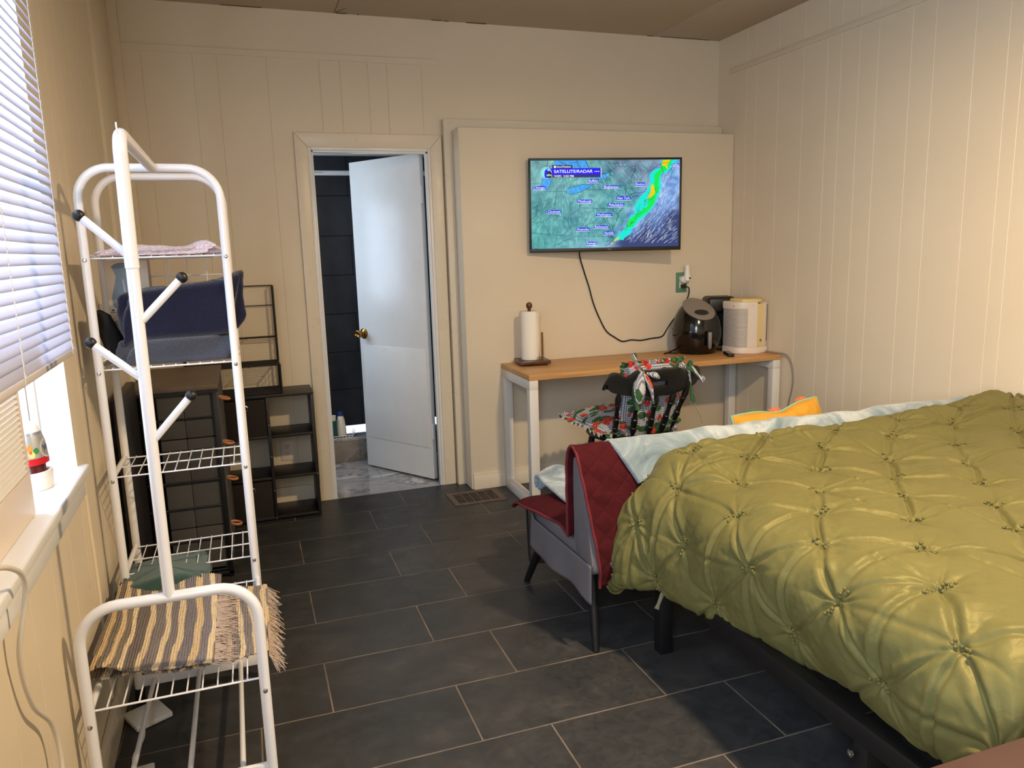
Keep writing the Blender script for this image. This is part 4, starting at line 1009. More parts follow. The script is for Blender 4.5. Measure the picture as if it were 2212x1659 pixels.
# state lines and coast
L = lambda pts, amp=0, seed=1, wd=3.2: pline(jag(pts, amp, seed) if amp else pts, LINE, 6, wd)
L([(150, 438), (282, 446)]); L([(290, 372), (282, 446), (276, 500)]); L([(402, 372), (396, 440), (372, 485), (336, 528)]); L([(300, 535), (480, 538), (580, 540)])
L([(276, 540), (240, 690), (212, 820)], 3, 2); L([(470, 540), (435, 765)]); L([(155, 890), (215, 840), (212, 820)], 4, 3); L([(155, 930), (250, 935), (330, 900), (420, 830)], 9, 4); L([(430, 830), (520, 860), (600, 890), (650, 830), (740, 760), (770, 700)], 8, 5)
L([(790, 540), (792, 620)]); L([(780, 752), (1170, 762)]); L([(855, 500), (860, 520), (1200, 518)]); L([(600, 890), (610, 960), (640, 1030), (700, 1030)], 6, 6); L([(640, 1000), (560, 1080), (480, 1098)], 6, 7)
L([(150, 1065), (480, 1098), (700, 1112), (1140, 1115)]); L([(480, 1210), (600, 1150), (690, 1118)], 8, 8); L([(155, 1258), (230, 1270)]); L([(415, 1265), (450, 1220), (540, 1200)], 6, 9)
L([(760, 1000), (830, 900), (870, 800), (960, 765), (1000, 800)], 9, 10); L([(868, 950), (900, 880), (950, 855)], 6, 11); L([(1170, 762), (1160, 890), (1215, 890)]); L([(1170, 765), (1185, 800), (1230, 830), (1290, 760)], 6, 12)
L([(1215, 560), (1240, 600), (1300, 600)], 6, 13); L([(1330, 508), (1480, 510)]); L([(1330, 508), (1328, 590)]); L([(1340, 438), (1500, 440), (1520, 380)]); L([(1440, 230), (1450, 290), (1405, 360), (1400, 430)], 4, 14); L([(1110, 300), (1220, 235), (1450, 230)], 4, 15); L([(1450, 290), (1460, 215), (1520, 152)], 3, 16)
L([(1250, 235), (1240, 190), (1130, 185), (1070, 152)], 5, 17); L([(1680, 152), (1700, 195), (1740, 215)], 5, 18); L([(1740, 215), (1690, 270), (1600, 310), (1540, 350), (1520, 420), (1560, 470)], 11, 19, 4); L([(1480, 560), (1580, 545), (1590, 500)], 12, 20, 4); L([(1330, 600), (1400, 585), (1520, 555)], 9, 21, 5); L([(1380, 640), (1480, 590)], 8, 22, 5)
L([(1300, 740), (1260, 790), (1225, 835), (1215, 900), (1180, 980), (1145, 1045)], 8, 23, 5); L([(1090, 870), (1120, 960), (1135, 1040)], 8, 24, 4); L([(1035, 880), (1090, 960), (1130, 1030)], 8, 25, 4); L([(1140, 1100), (1165, 1170), (1120, 1200), (1060, 1240)], 9, 26, 5); L([(1070, 1180), (1140, 1170)], 7, 27, 4)
L([(1780, 215), (1820, 330), (1870, 350), (1900, 270), (1950, 240), (2010, 225)], 10, 28, 4); L([(1750, 210), (1800, 200), (1890, 180)], 8, 29, 4)
L([(455, 152), (400, 215), (355, 250)], 7, 30, 4); L([(360, 152), (365, 200), (345, 230)], 6, 31, 4); L([(500, 152), (530, 180), (560, 190), (600, 210)], 8, 32, 4); L([(715, 152), (740, 215), (770, 250)], 10, 33, 6); L([(830, 152), (850, 210), (875, 245)], 6, 34, 6); L([(640, 180), (720, 170)], 8, 35, 5)
L([(580, 540), (610, 500), (650, 455), (668, 370)], 5, 36); L([(670, 420), (720, 385), (730, 350)], 3, 37); L([(605, 505), (720, 470), (780, 452), (850, 458), (930, 440)], 4, 38, 4); L([(580, 545), (640, 578), (760, 550), (870, 490), (930, 445)], 4, 39, 4); L([(1030, 330), (1080, 315), (1140, 300)], 9, 40, 6); L([(880, 385), (930, 340), (1020, 330)], 3, 41); L([(990, 390), (1080, 385), (1120, 345)], 3, 42)
# banner, logo and labels
poly([(415, 208), (668, 208), (668, 252), (415, 252)], DARK, 8); poly([(380, 250), (1018, 248), (1018, 332), (380, 332)], BLUE, 8); poly([(415, 332), (1018, 332), (1018, 364), (415, 364)], DARK, 8); poly([(1018, 246), (1025, 246), (1025, 366), (1018, 366)], WHITE, 9)
def disc(cx, cy, rx, ry, mi, lay, a0=0, a1=2*PI, n=30): poly([(cx+rx*math.cos(a0+(a1-a0)*i/n), cy+ry*math.sin(a0+(a1-a0)*i/n)) for i in range(n)], mi, lay)
disc(338, 305, 70, 72, WHITE, 9); disc(338, 305, 66, 68, BLUE, 10); disc(338, 305, 61, 63, STREAK, 11)
poly([(372, 250), (350, 252), (328, 270), (318, 300), (318, 340), (328, 366), (350, 366), (395, 330), (400, 300), (388, 275), (360, 282), (352, 262)], BLUE, 12); disc(352, 328, 24, 34, BLUE, 13)
disc(378, 330, 36, 40, LINE, 14)
disc(449, 231, 15, 15, WHITE, 10)
for x in (947, 970, 993): disc(x, 291, 7, 7, WHITE, 10)
def word(txt, cx, cy, hgt, wid, mi=WHITE, lay=16):
    def f(x, y): return SP(*CP(cx+x, cy-y), lay)
    w.mi = mi; add_text(w, txt, hgt, f, mi, wid)
word('AccuWeather', 560, 231, 34, 180); word('SATELLITE/RADAR', 676, 290, 54, 480); word('WED  3:50 PM', 560, 349, 38, 242); word('abc', 378, 332, 40, 66)
for t, x0, y0, x1, y1 in (('Chicago', 175, 470, 332, 520), ('Cincinnati', 345, 775, 520, 824), ('Pittsburgh', 724, 645, 906, 694), ('Buffalo', 858, 388, 990, 438), ('Binghamton', 1045, 470, 1250, 512), ('Boston', 1450, 434, 1576, 484), ('New York', 1212, 608, 1388, 658), ('Philadelphia', 1104, 696, 1308, 744), ('Washington', 950, 820, 1152, 866), ('Richmond', 926, 974, 1104, 1020), ('Roanoke', 712, 1002, 868, 1052), ('Norfolk', 1048, 1052, 1176, 1100), ('Raleigh', 828, 1184, 962, 1232), ('Halifax', 1912, 200, 2018, 242)):
    poly([(x0, y0), (x1, y0), (x1, y1-8), (x0, y1-8)], BLUE, 14); poly([(x0-3, y1-6), (x1+2, y1-6), (x1+2, y1-1), (x0-3, y1-1)], WHITE, 15)
    word(t, (x0+x1)/2, (y0+y1)/2-4, 42, (x1-x0)*0.9)
scr = w.build('screen', mats, tv, recalc=False)
ca = scr.data.color_attributes.new('picture', 'FLOAT_COLOR', 'POINT'); buf = np.zeros((len(scr.data.vertices), 4), np.float32); buf[:, 3] = 1
p = np.clip(pic.reshape(-1, 3), 0, 255)/255; p = np.where(p <= 0.04045, p/12.92, ((p+0.055)/1.055)**2.4); buf[:npic, :3] = p
ca.data.foreach_set('color', buf.reshape(-1))
# cable from the television to the outlet
w = MB(); w.tube(spline([(1.30, 2.20, 1.45), (1.297, 2.255, 1.385), (1.33, 2.267, 1.28), (1.362, 2.267, 1.185), (1.392, 2.267, 1.08), (1.43, 2.267, 0.99), (1.478, 2.267, 0.905), (1.535, 2.267, 0.862), (1.589, 2.267, 0.833), (1.65, 2.267, 0.838), (1.72, 2.267, 0.831), (1.79, 2.267, 0.838), (1.869, 2.267, 0.846), (1.905, 2.266, 0.89), (1.952, 2.266, 0.949), (2.02, 2.262, 1.0), (2.06, 2.25, 1.06)], 7), 0.0042, 10)
tag(w.build('television_cable', M['cordblack']), 'black cable looping down the wall from the television', 'cable')
ol = outlet('wall_outlet', 'green outlet plate above the desk with a white night light', (2.010, 2.2688, 1.181))
for c in [o for o in scene.objects if o.parent == ol]:
    if c.name.startswith('cover_plate'): c.data.materials[0] = M['greenplate']; c.scale = (1.08, 1, 1.08)
    if c.name.startswith('socket'): pass
w = MB(); w.box((-0.017, -0.0005, -0.036), (0.017, 0.001, 0.036)); w.build('insert', M['creamplastic'], ol)
nl = thing('night_light', 'white plug-in night light in the green outlet', 'night light', (2.012, 2.262, 1.20))
MB().lathe([(0, 0), (0.022, 0), (0.024, 0.012), (0.02, 0.03), (0, 0.032)], 22, Matrix.Rotation(PI/2, 4, 'X')).build('base', M['whiteplastic'], nl)
MB().lathe([(0, 0), (0.024, 0.002), (0.023, 0.02), (0.017, 0.055), (0.016, 0.09), (0.017, 0.098), (0.0145, 0.099), (0, 0.094)], 22, T3((0.013, -0.034, -0.008))).build('shade', M['whiteplastic'], nl)
MB().lathe([(0, 0), (0.006, 0), (0.006, 0.002), (0, 0.002)], 14, T3((0.018, -0.057, 0.008)) @ Matrix.Rotation(PI/2, 4, 'X')).build('sensor', M['slot'], nl)
pl = thing('plug', 'black plug with cord in the lower socket of the green outlet', 'plug', (2.012, 2.260, 1.158))
MB().box((-0.014, -0.022, -0.012), (0.014, 0.003, 0.012), 0.004).build('body', M['black'], pl)
w = MB(); w.tube(spline([(0.01, -0.016, -0.002), (0.030, -0.024, -0.012), (0.034, -0.02, -0.05), (0.024, -0.012, -0.09), (0.012, -0.006, -0.13), (0.0, -0.004, -0.2), (-0.01, -0.004, -0.3)], 7), 0.0042, 9); w.build('cord', M['cordblack'], pl)

# =================================================================== desk
DZ = 0.755; dk = thing('desk', 'long oak topped desk with white square metal legs', 'desk', (1.580, 2.012, 0), math.radians(-1.1))
hx, hy = 0.797, 0.250
MB().box((-hx, -hy, DZ-0.030), (hx, hy-0.004, DZ), 0.0015).build('desktop', M['oak'], dk)
wd = plain('white_powder_coat', (228, 224, 216), 0.4)
for sx in (-1, 1):
    x0, x1 = (-hx+0.002, -hx+0.052) if sx < 0 else (hx-0.052, hx-0.002)
    for y0 in (-hy+0.003, hy-0.055): MB().box((x0, y0, 0.0502), (x1, y0+0.048, DZ-0.081), 0.002).build('leg', wd, dk)
    MB().box((x0, -hy+0.003, 0.0), (x1, hy-0.007, 0.050), 0.002).build('foot_rail', wd, dk); MB().box((x0, -hy+0.003, DZ-0.0808), (x1, hy-0.007, DZ-0.0303), 0.002).build('top_rail', wd, dk)
MB().box((-hx+0.054, hy-0.05, DZ-0.075), (hx-0.054, hy-0.02, DZ-0.032), 0.002).build('cross_rail', wd, dk)
# paper towel holder and roll
ph = thing('paper_towel_holder', 'wooden paper towel holder on the left end of the desk', 'paper towel holder', (0.938, 2.148, DZ+0.0005), math.radians(-6))
MB().box((-0.090, -0.088, 0.008), (0.090, 0.085, 0.030), 0.005).build('base', M['darkwood'], ph)
for x in (-0.065, 0.065):
    for y in (-0.065, 0.065): MB().lathe([(0, 0), (0.008, 0), (0.008, 0.0085), (0, 0.0085)], 12, T3((x, y, 0))).build('foot', M['blackwood'], ph)
MB().tube([(-0.01, 0, 0.03), (-0.01, 0, 0.315)], 0.010, 12).build('dowel', M['darkwood'], ph)
MB().lathe([(0, 0.31), (0.010, 0.312), (0.010, 0.322), (0.017, 0.332), (0.0185, 0.342), (0.015, 0.354), (0.006, 0.360), (0, 0.3605)], 20, T3((-0.01, 0, 0))).build('finial', M['darkwood'], ph)
MB().tube([(0.058, -0.02, 0.030), (0.058, -0.02, 0.185)], 0.0062, 12).build('tear_peg', M['peg'], ph)
rl = thing('paper_towel_roll', 'white paper towel roll standing on the wooden holder', 'paper towel roll', (0.928, 2.149, DZ+0.031))
w = MB(); n = 40; rings = []
prof = lambda a: 0.0515+0.0008*math.sin(9*a)
w.lathe([(0.0125, 0.001), (0.0515, 0.0005), (0.0522, 0.004), (0.0520, 0.276), (0.051, 0.279), (0.0125, 0.2785), (0.0125, 0.001)], n); w.build('roll', M['paper'], rl)
P = []
for i in range(16):
    t = i/15; a = -1.25+1.2*t
    r = 0.0528+0.012*max(0, t-0.35)**1.3; P.append((r*math.cos(a)+0.006*max(0, t-.5), r*math.sin(a)))
A = np.zeros((16, 12, 3))
for i, (x, y) in enumerate(P):
    for j in range(12):
        t = j/11; zb = 0.004+0.06*max(0, (i/15-0.45)/0.55)**1.2; A[i, j] = (x+0.0015*math.sin(9*t+i*.4), y, zb+(0.276-0.010*i/15-zb)*t)
w = MB(); w.grid(A); o = w.build('loose_sheet', M['paper'], rl, recalc=False); mod(o, 'SOLIDIFY', thickness=0.001)
# air fryer
fy = thing('air_fryer', 'glossy black egg-shaped air fryer with a grey slanted control top', 'air fryer', (2.005, 2.085, DZ), math.radians(-6)); fy.scale = (0.89, 0.89, 0.89)
w = MB(); bp = [(0, 0.004), (0.118, 0.004), (0.128, 0.010), (0.140, 0.03), (0.157, 0.075), (0.166, 0.125), (0.165, 0.175), (0.155, 0.225), (0.136, 0.275), (0.108, 0.32), (0.07, 0.352), (0.03, 0.366), (0, 0.368)]
bp = [(p.x, p.z) for p in spline([(r, 0, z) for r, z in bp], 4)]
bp[0] = (0, bp[0][1]); bp[-1] = (0, bp[-1][1]); bp = [(max(0, r), z) for r, z in bp]
w.lathe(bp, 56)
nrm = Vector((0, -math.sin(math.radians(30)), math.cos(math.radians(30)))); ctr = Vector((0, -0.045, 0.296))
r = bmesh.ops.bisect_plane(w.bm, geom=w.bm.verts[:]+w.bm.edges[:]+w.bm.faces[:], plane_co=ctr, plane_no=nrm, clear_outer=True)
ce = [e for e in r['geom_cut'] if isinstance(e, bmesh.types.BMEdge)]
bmesh.ops.contextual_create(w.bm, geom=ce)
cut = [v.co.copy() for v in r['geom_cut'] if isinstance(v, bmesh.types.BMVert)]
w.build('body', M['blackgloss'], fy, angle=30)
c_ = sum(cut, Vector())/len(cut); ex = Vector((1, 0, 0)); ey = nrm.cross(ex)
rx = max(abs((c-c_).dot(ex)) for c in cut); ry = max(abs((c-c_).dot(ey)) for c in cut)
def oval(cx, cy, rx, ry, h0, h1, name, mat, parent):
    w = MB(); ring = [(rx*f, h) for f, h in ((1.0, h0), (0.99, h1), (0.97, h1+0.0008), (0, h1+0.0008))]
    Mx = Matrix(((ex.x, ey.x, nrm.x, 0), (ex.y, ey.y, nrm.y, 0), (ex.z, ey.z, nrm.z, 0), (0, 0, 0, 1)))
    w.lathe([(q, h) for q, h in ring], 44, T3(c_+ex*cx+ey*cy) @ Mx, 1.0, ry/rx); return w.build(name, mat, parent)
cp = oval(0, 0, rx*0.93, ry*0.93, 0.0, 0.002, 'control_top', plain('grey_brushed_top', (146, 138, 130), 0.4, 0.2), fy)
oval(0.0, -0.048, 0.052, 0.033, 0.003, 0.004, 'touch_display', M['black'], cp)
w = MB(); w.lathe([(0.1675, 0.168), (0.1682, 0.170), (0.1675, 0.172)], 56); w.build('basket_seam', M['black'], fy)
w = MB(); w.prism([(-0.017, 0.165), (0.017, 0.165), (0.016, 0.06), (0.008, 0.042), (-0.008, 0.042), (-0.016, 0.06)], -0.196, -0.178, 'y', 0.004); w.box((-0.012, -0.182, 0.125), (0.012, -0.155, 0.155), 0.003); hdl = w.build('basket_handle', M['black'], fy)
w = MB(); w.prism([(-0.013, 0.160), (0.013, 0.160), (0.012, 0.060), (0.007, 0.048), (-0.007, 0.048), (-0.012, 0.060)], -0.199, -0.1965, 'y', 0.001); w.build('handle_inlay', M['silver'], hdl)
w = MB(); w.tube(spline([(-0.09, 0.11, 0.02), (-0.17, 0.06, 0.006), (-0.24, 0.0, 0.005), (-0.20, 0.03, 0.005), (-0.15, -0.02, 0.005)], 7), 0.0042, 9); w.build('cord', M['cordblack'], fy)
# coffee maker behind
cm = thing('coffee_maker', 'black coffee maker half hidden between the air fryer and the white heater', 'coffee maker', (2.215, 2.165, DZ), math.radians(-20))
w = MB(); w.box((-0.085, -0.095, 0.0005), (0.085, 0.075, 0.035), 0.012, 3); w.box((-0.085, 0.02, 0.03), (0.085, 0.075, 0.30), 0.012, 3); w.build('body', M['black'], cm)
MB().box((-0.088, -0.09, 0.235), (0.088, 0.077, 0.335), 0.022, 3).build('lid', M['black'], cm)
w = MB(); w.lathe([(0, 0.037), (0.055, 0.038), (0.064, 0.07), (0.062, 0.12), (0.048, 0.155), (0.046, 0.16)], 26, T3((0, -0.045, 0))); car = w.build('carafe', M['blackgloss'], cm)
w = MB(); w.tube(spline([(-0.01, -0.10, 0.06), (-0.014, -0.128, 0.07), (-0.014, -0.128, 0.13), (-0.01, -0.095, 0.15)], 6), 0.006, 8); w.build('carafe_handle', M['black'], car)
w = MB()
for z in (0.05, 0.08, 0.11, 0.14): w.box((-0.068, -0.06, z), (-0.062, -0.03, z+0.004))
w.build('level_marks', M['silver'], car)
# heater
ht = thing('fan_heater', 'cream plastic tower heater with a perforated grille on the desk', 'heater', (2.270, 1.955, DZ), math.radians(-2)); ht.scale = (0.74, 0.82, 0.98)
# local outline seen from above: rounded grille side on the left, vents on the right
def heater_outline(s=0.0):
    pts = []
    for i in range(13):
        a = math.radians(200-110*0+(i/12)*70); 
        pts.append((-0.05+(0.115-s)*math.cos(a), 0.02+(0.13-s)*math.sin(a)))
    return pts
out = [(-0.155, 0.09), (-0.158, 0.02), (-0.152, -0.03), (-0.138, -0.072), (-0.11, -0.098), (-0.07, -0.112), (-0.02, -0.119), (0.03, -0.120), (0.09, -0.113), (0.135, -0.094), (0.148, -0.06), (0.150, 0.0), (0.148, 0.09), (0.12, 0.115), (-0.12, 0.115)]
def shrink(o, k): return [(x*k, y*k) for x, y in o]
w = MB(); w.prism(out, 0.0008, 0.040, 'z', 0.006); w.build('base', M['creamplastic'], ht)
w = MB(); w.prism([(0.018, 0.10), (0.018, -0.1205), (0.075, -0.1165), (0.075, 0.10)], 0.0405, 0.305, 'z', 0.001); w.build('centre_panel', M['yellowplastic'], ht)
w = MB(); w.prism([(-0.068, 0.11), (-0.068, -0.1125), (-0.02, -0.1190), (0.0175, -0.1205), (0.0175, 0.11)], 0.0405, 0.318, 'z', 0.001); w.build('front_panel', M['creamplastic'], ht)
w = MB(); w.prism([(0.0755, 0.10), (0.0755, -0.115), (0.115, -0.103), (0.138, -0.085), (0.148, -0.05), (0.149, 0.0), (0.148, 0.09), (0.12, 0.11)], 0.0405, 0.312, 'z', 0.002); sp = w.build('side_panel', M['creamplastic'], ht)
w = MB()
for k in range(27):
    z = 0.075+k*0.0084; w.box((-0.012, -0.0012, 0), (0.012, 0.003, 0.0042), M=T3((0.127, -0.0945, z)) @ rotz(0.66))
w.build('vent_slots', M['slot'], sp)
w = MB(); w.prism([(x-0.001, y) for x, y in out[:6]]+[(-0.0685, -0.1125), (-0.0685, 0.11), (-0.12, 0.112)], 0.275, 0.3185, 'z', 0.004); w.build('top_band', M['creamplastic'], ht)
def perf():
    m = NT('perforated_grille'); v = m.coord('UV'); d = m.vor(v, 1.0, 'F1', 0.0).outputs['Distance']
    hole = m.math('LESS_THAN', d, 0.33); m.set(color=m.mix(hole, lin(226, 216, 204), lin(20, 18, 18)), rough=0.5); return m.m
gpts = spline([(x*0.975, y*0.975, 0) for x, y in out[0:6]]+[(-0.0685, -0.1095, 0)], 5); A = np.zeros((len(gpts), 2, 3))
for i, q in enumerate(gpts):
    for j in range(2): A[i, j] = (q.x, q.y, 0.040+0.236*j)
w = MB(); w.grid(A); g = w.build('grille', perf(), ht, recalc=True)
uv = g.data.uv_layers.new(name='UVMap'); cum = [0.0]
for a, b in zip(gpts, gpts[1:]): cum.append(cum[-1]+(b-a).length)
for lp in g.data.loops:
    vi = lp.vertex_index; i, j = divmod(vi, 2); uu, vv = cum[i]/0.0088, (0.236*j)/0.0078
    uv.data[lp.index].uv = (uu+0.5*vv, vv)     # slanted rows
w = MB(); w.prism(shrink([(-0.09, 0.09), (-0.11, 0.0), (-0.09, -0.075), (-0.03, -0.10), (0.05, -0.10), (0.09, -0.085), (0.12, -0.03), (0.12, 0.09)], 1.0), 0.312, 0.336, 'z', 0.009); w.build('top_lid', M['yellowplastic'], ht)
w = MB(); w.lathe([(0, 0), (0.0095, 0), (0.0095, 0.003), (0.0075, 0.004), (0, 0.003)], 18, T3((0.052, -0.1178, 0.082)) @ Matrix.Rotation(PI/2, 4, 'X')); kb = w.build('round_badge', M['silver'], ht)
w = MB(); w.tube([(0.052+0.004*math.cos(a), -0.1214, 0.082+0.004*math.sin(a)) for a in [0.6+2*PI*0.8*k/14 for k in range(15)]], 0.0008, 5); w.build('badge_mark', M['slot'], kb)
w = MB(); w.box((-0.150, -0.045, 0.289), (-0.1475, -0.028, 0.297)); w.build('indicator', plain('dark_red_lens', (88, 16, 18), 0.2), ht)
w = MB(); w.box((-0.03, -0.1197, 0.297), (-0.028, -0.1185, 0.300)); w.box((-0.016, -0.1200, 0.294), (-0.0138, -0.119, 0.297)); w.build('screw_hole', M['slot'], ht)
rm = thing('remote_control', 'black remote control lying at the foot of the heater', 'remote control', (2.095, 1.875, DZ+0.0005), math.radians(68))
MB().box((-0.07, -0.019, 0), (0.07, 0.019, 0.017), 0.006, 3).build('body', M['black'], rm)
w = MB()
for i in range(6):
    for j in (-1, 0, 1): w.box((-0.045+i*0.016-0.004, j*0.009-0.003, 0.0168), (-0.045+i*0.016+0.004, j*0.009+0.003, 0.0185), 0.001)
w.build('buttons', M['cordgrey'], rm)
w = MB(); w.tube(spline([(2.335, 2.04, DZ+0.006), (2.352, 1.96, DZ+0.006), (2.358, 1.90, DZ+0.008), (2.360, 1.80, DZ+0.008), (2.374, 1.70, DZ+0.002), (2.378, 1.655, 0.70), (2.376, 1.64, 0.60), (2.377, 1.67, 0.48), (2.377, 1.70, 0.36), (2.376, 1.67, 0.25), (2.372, 1.66, 0.05), (2.36, 1.70, 0.006)], 8), 0.0046, 9)
w.transform(Matrix.Diagonal((1, 1, 1, 1))); hc = w.bm
bmesh.ops.transform(hc, matrix=(T3(ht.location) @ rotz(ht.rotation_euler[2]) @ Matrix.Diagonal((0.74, 0.82, 0.98, 1))).inverted(), verts=hc.verts[:]); w.build('cord', M['cordgrey'], ht)

# =================================================================== spindle-back chair with strawberry cushions
def turned(p0, p1, prof, n=14):
    p0, p1 = Vector(p0), Vector(p1); d = p1-p0; L = d.length
    Mx = T3(p0) @ d.to_track_quat('Z', 'Y').to_matrix().to_4x4()
    return MB().lathe([(0, 0)]+[(r, t*L) for t, r in prof]+[(0, L)], n, Mx)
SPIN = [(0.0, 0.008), (0.06, 0.0085), (0.10, 0.012), (0.16, 0.0155), (0.22, 0.014), (0.235, 0.016), (0.25, 0.013), (0.34, 0.0165), (0.42, 0.015), (0.435, 0.0170), (0.45, 0.0125), (0.58, 0.0105), (0.72, 0.0135), (0.735, 0.0155), (0.75, 0.0130), (0.84, 0.0165), (0.90, 0.013), (0.96, 0.008), (1.0, 0.007)]
LEG = [(0.0, 0.013), (0.10, 0.016), (0.2, 0.020), (0.22, 0.023), (0.25, 0.018), (0.40, 0.022), (0.55, 0.026), (0.60, 0.020), (0.62, 0.025), (0.65, 0.020), (0.85, 0.018), (1.0, 0.015)]
cr = thing('dining_chair', 'black spindle-back wooden chair at the desk with strawberry cushions', 'chair', (1.238, 1.505, 0), math.radians(2))
A = np.zeros((48, 9, 3))
for i in range(48):
    th = 2*PI*i/48; c, s = math.cos(th), math.sin(th); ux = math.copysign(abs(c)**0.75, c)*0.225; uy = math.copysign(abs(s)**0.8, s)*0.205
    if s < 0: uy *= 0.93; ux *= 1-0.14*abs(s)
    for j, (k, z) in enumerate(((0, 0.450), (0.9, 0.448), (0.97, 0.452), (1.0, 0.460), (1.0, 0.468), (0.97, 0.477), (0.9, 0.480), (0.6, 0.474), (0, 0.470))): A[i, j] = (ux*k, uy*k, z)
w = MB(); w.grid(A, closed_u=True); bmesh.ops.remove_doubles(w.bm, verts=w.bm.verts[:], dist=1e-5); w.build('seat', M['blackwood'], cr)
# crest rail: outline along an arc
Rc = 0.46
def crest_pt(s, z): a = s/Rc; y0 = -0.262; return (Rc*math.sin(a), y0+Rc*(1-math.cos(a))*0.62-0.16*(z-0.80), z-0.038)
ss = np.linspace(-0.285, 0.285, 61); w = MB(); B = w.bm; rows = []
def ztop(s):
    a = abs(s)
    if a < 0.10: return 0.864
    if a < 0.19: t = (a-0.10)/0.09; return 0.864-0.020*math.sin(PI*t*0.5)+0.008*math.sin(2*PI*t)
    t = (a-0.19)/0.095; return 0.844+0.018*math.sin(PI*min(1, t*1.05))-0.034*max(0, t-0.8)/0.2
def zbot(s):
    a = abs(s)/0.285; return 0.735+0.045*a**2.2+0.018*max(0, a-0.85)/0.15
for s in ss:
    z0, z3 = zbot(s), ztop(s); m0, m1 = 0.782, 0.808
    rows.append([B.verts.new(crest_pt(s, z)) for z in (z0, z0+(m0-z0)*.5, m0, m1, m1+(z3-m1)*.5, z3)])
for i in range(60):
    for j in range(5):
        if j == 2 and abs((ss[i]+ss[i+1])/2) < 0.047: continue
        B.faces.new((rows[i][j], rows[i+1][j], rows[i+1][j+1], rows[i][j+1]))
o = w.build('crest_rail', M['blackwood'], cr, recalc=False, angle=60); mod(o, 'SOLIDIFY', thickness=0.022, offset=0); mod(o, 'BEVEL', width=0.004, segments=2, limit_method='ANGLE')
for k in range(5):
    s1 = (-0.205, -0.105, 0.0, 0.105, 0.205)[k]; p1 = crest_pt(s1, zbot(s1)+0.006); s0 = s1*0.78
    p0 = (s0, -0.168+0.16*(abs(s0)/0.16)**2*0.35, 0.474); turned(p0, p1, SPIN).build('spindle', M['blackwood'], cr)
for sx in (-1, 1):
    turned((sx*0.205, 0.185, 0.0), (sx*0.155, 0.13, 0.454), LEG).build('leg', M['blackwood'], cr); turned((sx*0.19, -0.205, 0.0), (sx*0.14, -0.13, 0.454), LEG).build('leg', M['blackwood'], cr)
    turned((sx*0.19, 0.165, 0.16), (sx*0.178, -0.18, 0.16), [(0, .008), (.3, .011), (.5, .014), (.7, .011), (1, .008)]).build('stretcher', M['blackwood'], cr)
turned((-0.184, 0, 0.16), (0.184, 0, 0.16), [(0, .008), (.3, .011), (.5, .014), (.7, .011), (1, .008)]).build('stretcher', M['blackwood'], cr)
def cushion(a, b, th, ruffle, seed, n=40):
    """puffy square cushion in local xy with a gathered frill; uv in metres"""
    w = MB(); rs = np.random.RandomState(seed); uvs = []
    lin_ = np.linspace(-1, 1, n); U, V = np.meshgrid(lin_, lin_, indexing='ij')
    prof = (np.clip(1-U**4, 0, 1)*np.clip(1-V**4, 0, 1))**0.6
    nz = vnoise(U*1.3+seed, V*1.3, seed, 3, 2.2)
    inset = 1-0.05*(1-np.abs(V)**2)*np.abs(U)**3
    for sgn in (1, -1):
        A = np.stack([U*a*(1-0.04*V*V*np.abs(U)**4), V*b*(1-0.04*U*U*np.abs(V)**4), sgn*th*prof*(1+0.5*nz)], -1)
        w.grid(A, flip=sgn < 0); uvs.append(np.stack([U*a+(0.7 if sgn < 0 else 0)+seed*.37, V*b+seed*.21], -1).reshape(-1, 2))
    if ruffle:
        m = 220; per = []
        for i in range(m):
            t = 4*i/m; k = int(t); f = t-k; f2 = -1+2*f
            x, y = [(f2, -1), (1, f2), (-f2, 1), (-1, -f2)][k]; per.append((x, y))
        A = np.zeros((m, 4, 3))
        for i, (x, y) in enumerate(per):
            for j in range(4):
                q = j/3; L = math.hypot(x, y); kx = 1+ruffle/a*q; ky = 1+ruffle/b*q
                A[i, j] = (x*a*0.97*kx, y*b*0.97*ky, q*0.011*math.sin(i*1.15+0.7*math.sin(i*.3))+0.004*math.sin(i*0.2)*q)
        w.grid(A, closed_u=True); uvs.append(np.stack([A[:, :, 0]+seed*.3+1.4, A[:, :, 1]+A[:, :, 2]*.5], -1).reshape(-1, 2))
    return w, np.concatenate(uvs)
def set_uv(o, P):
    uv = o.data.uv_layers.new(name='UVMap'); idx = np.zeros(len(o.data.loops), int); o.data.loops.foreach_get('vertex_index', idx)
    uv.data.foreach_set('uv', P[idx].reshape(-1).astype(np.float32))
def berry_tube(name, pts, rad, parent, flat=0.35, seed=0):
    w = MB(); P = spline(pts, 6); n = 10
    w.tube(P, [rad*(0.75+0.35*math.sin(3.1*i/len(P)*2+seed)) for i in range(len(P))], n)
    o = w.build(name, M['berry'], parent); k = len(o.data.vertices)
    uvp = np.array([(v.co.x+v.co.y*.6+seed*.2, v.co.z+v.co.y*.3) for v in o.data.vertices]); set_uv(o, uvp); return o
sc = thing('seat_cushion', 'strawberry print frilled cushion lying on the black chair seat', 'cushion', (1.205, 1.585, 0.524), math.radians(6))
sc.rotation_euler = (math.radians(3), math.radians(-3), math.radians(6))
w, uvp = cushion(0.205, 0.185, 0.043, 0.045, 2); o = w.build('pad', M['berry'], sc, angle=70, recalc=False); set_uv(o, uvp)
berry_tube('tie', [(-0.15, -0.17, -0.005), (-0.20, -0.215, -0.02), (-0.215, -0.23, -0.08), (-0.205, -0.225, -0.15)], 0.017, sc, seed=1)
berry_tube('tie', [(-0.15, -0.17, -0.005), (-0.19, -0.22, -0.01), (-0.175, -0.235, -0.07), (-0.19, -0.24, -0.16)], 0.013, sc, seed=3)
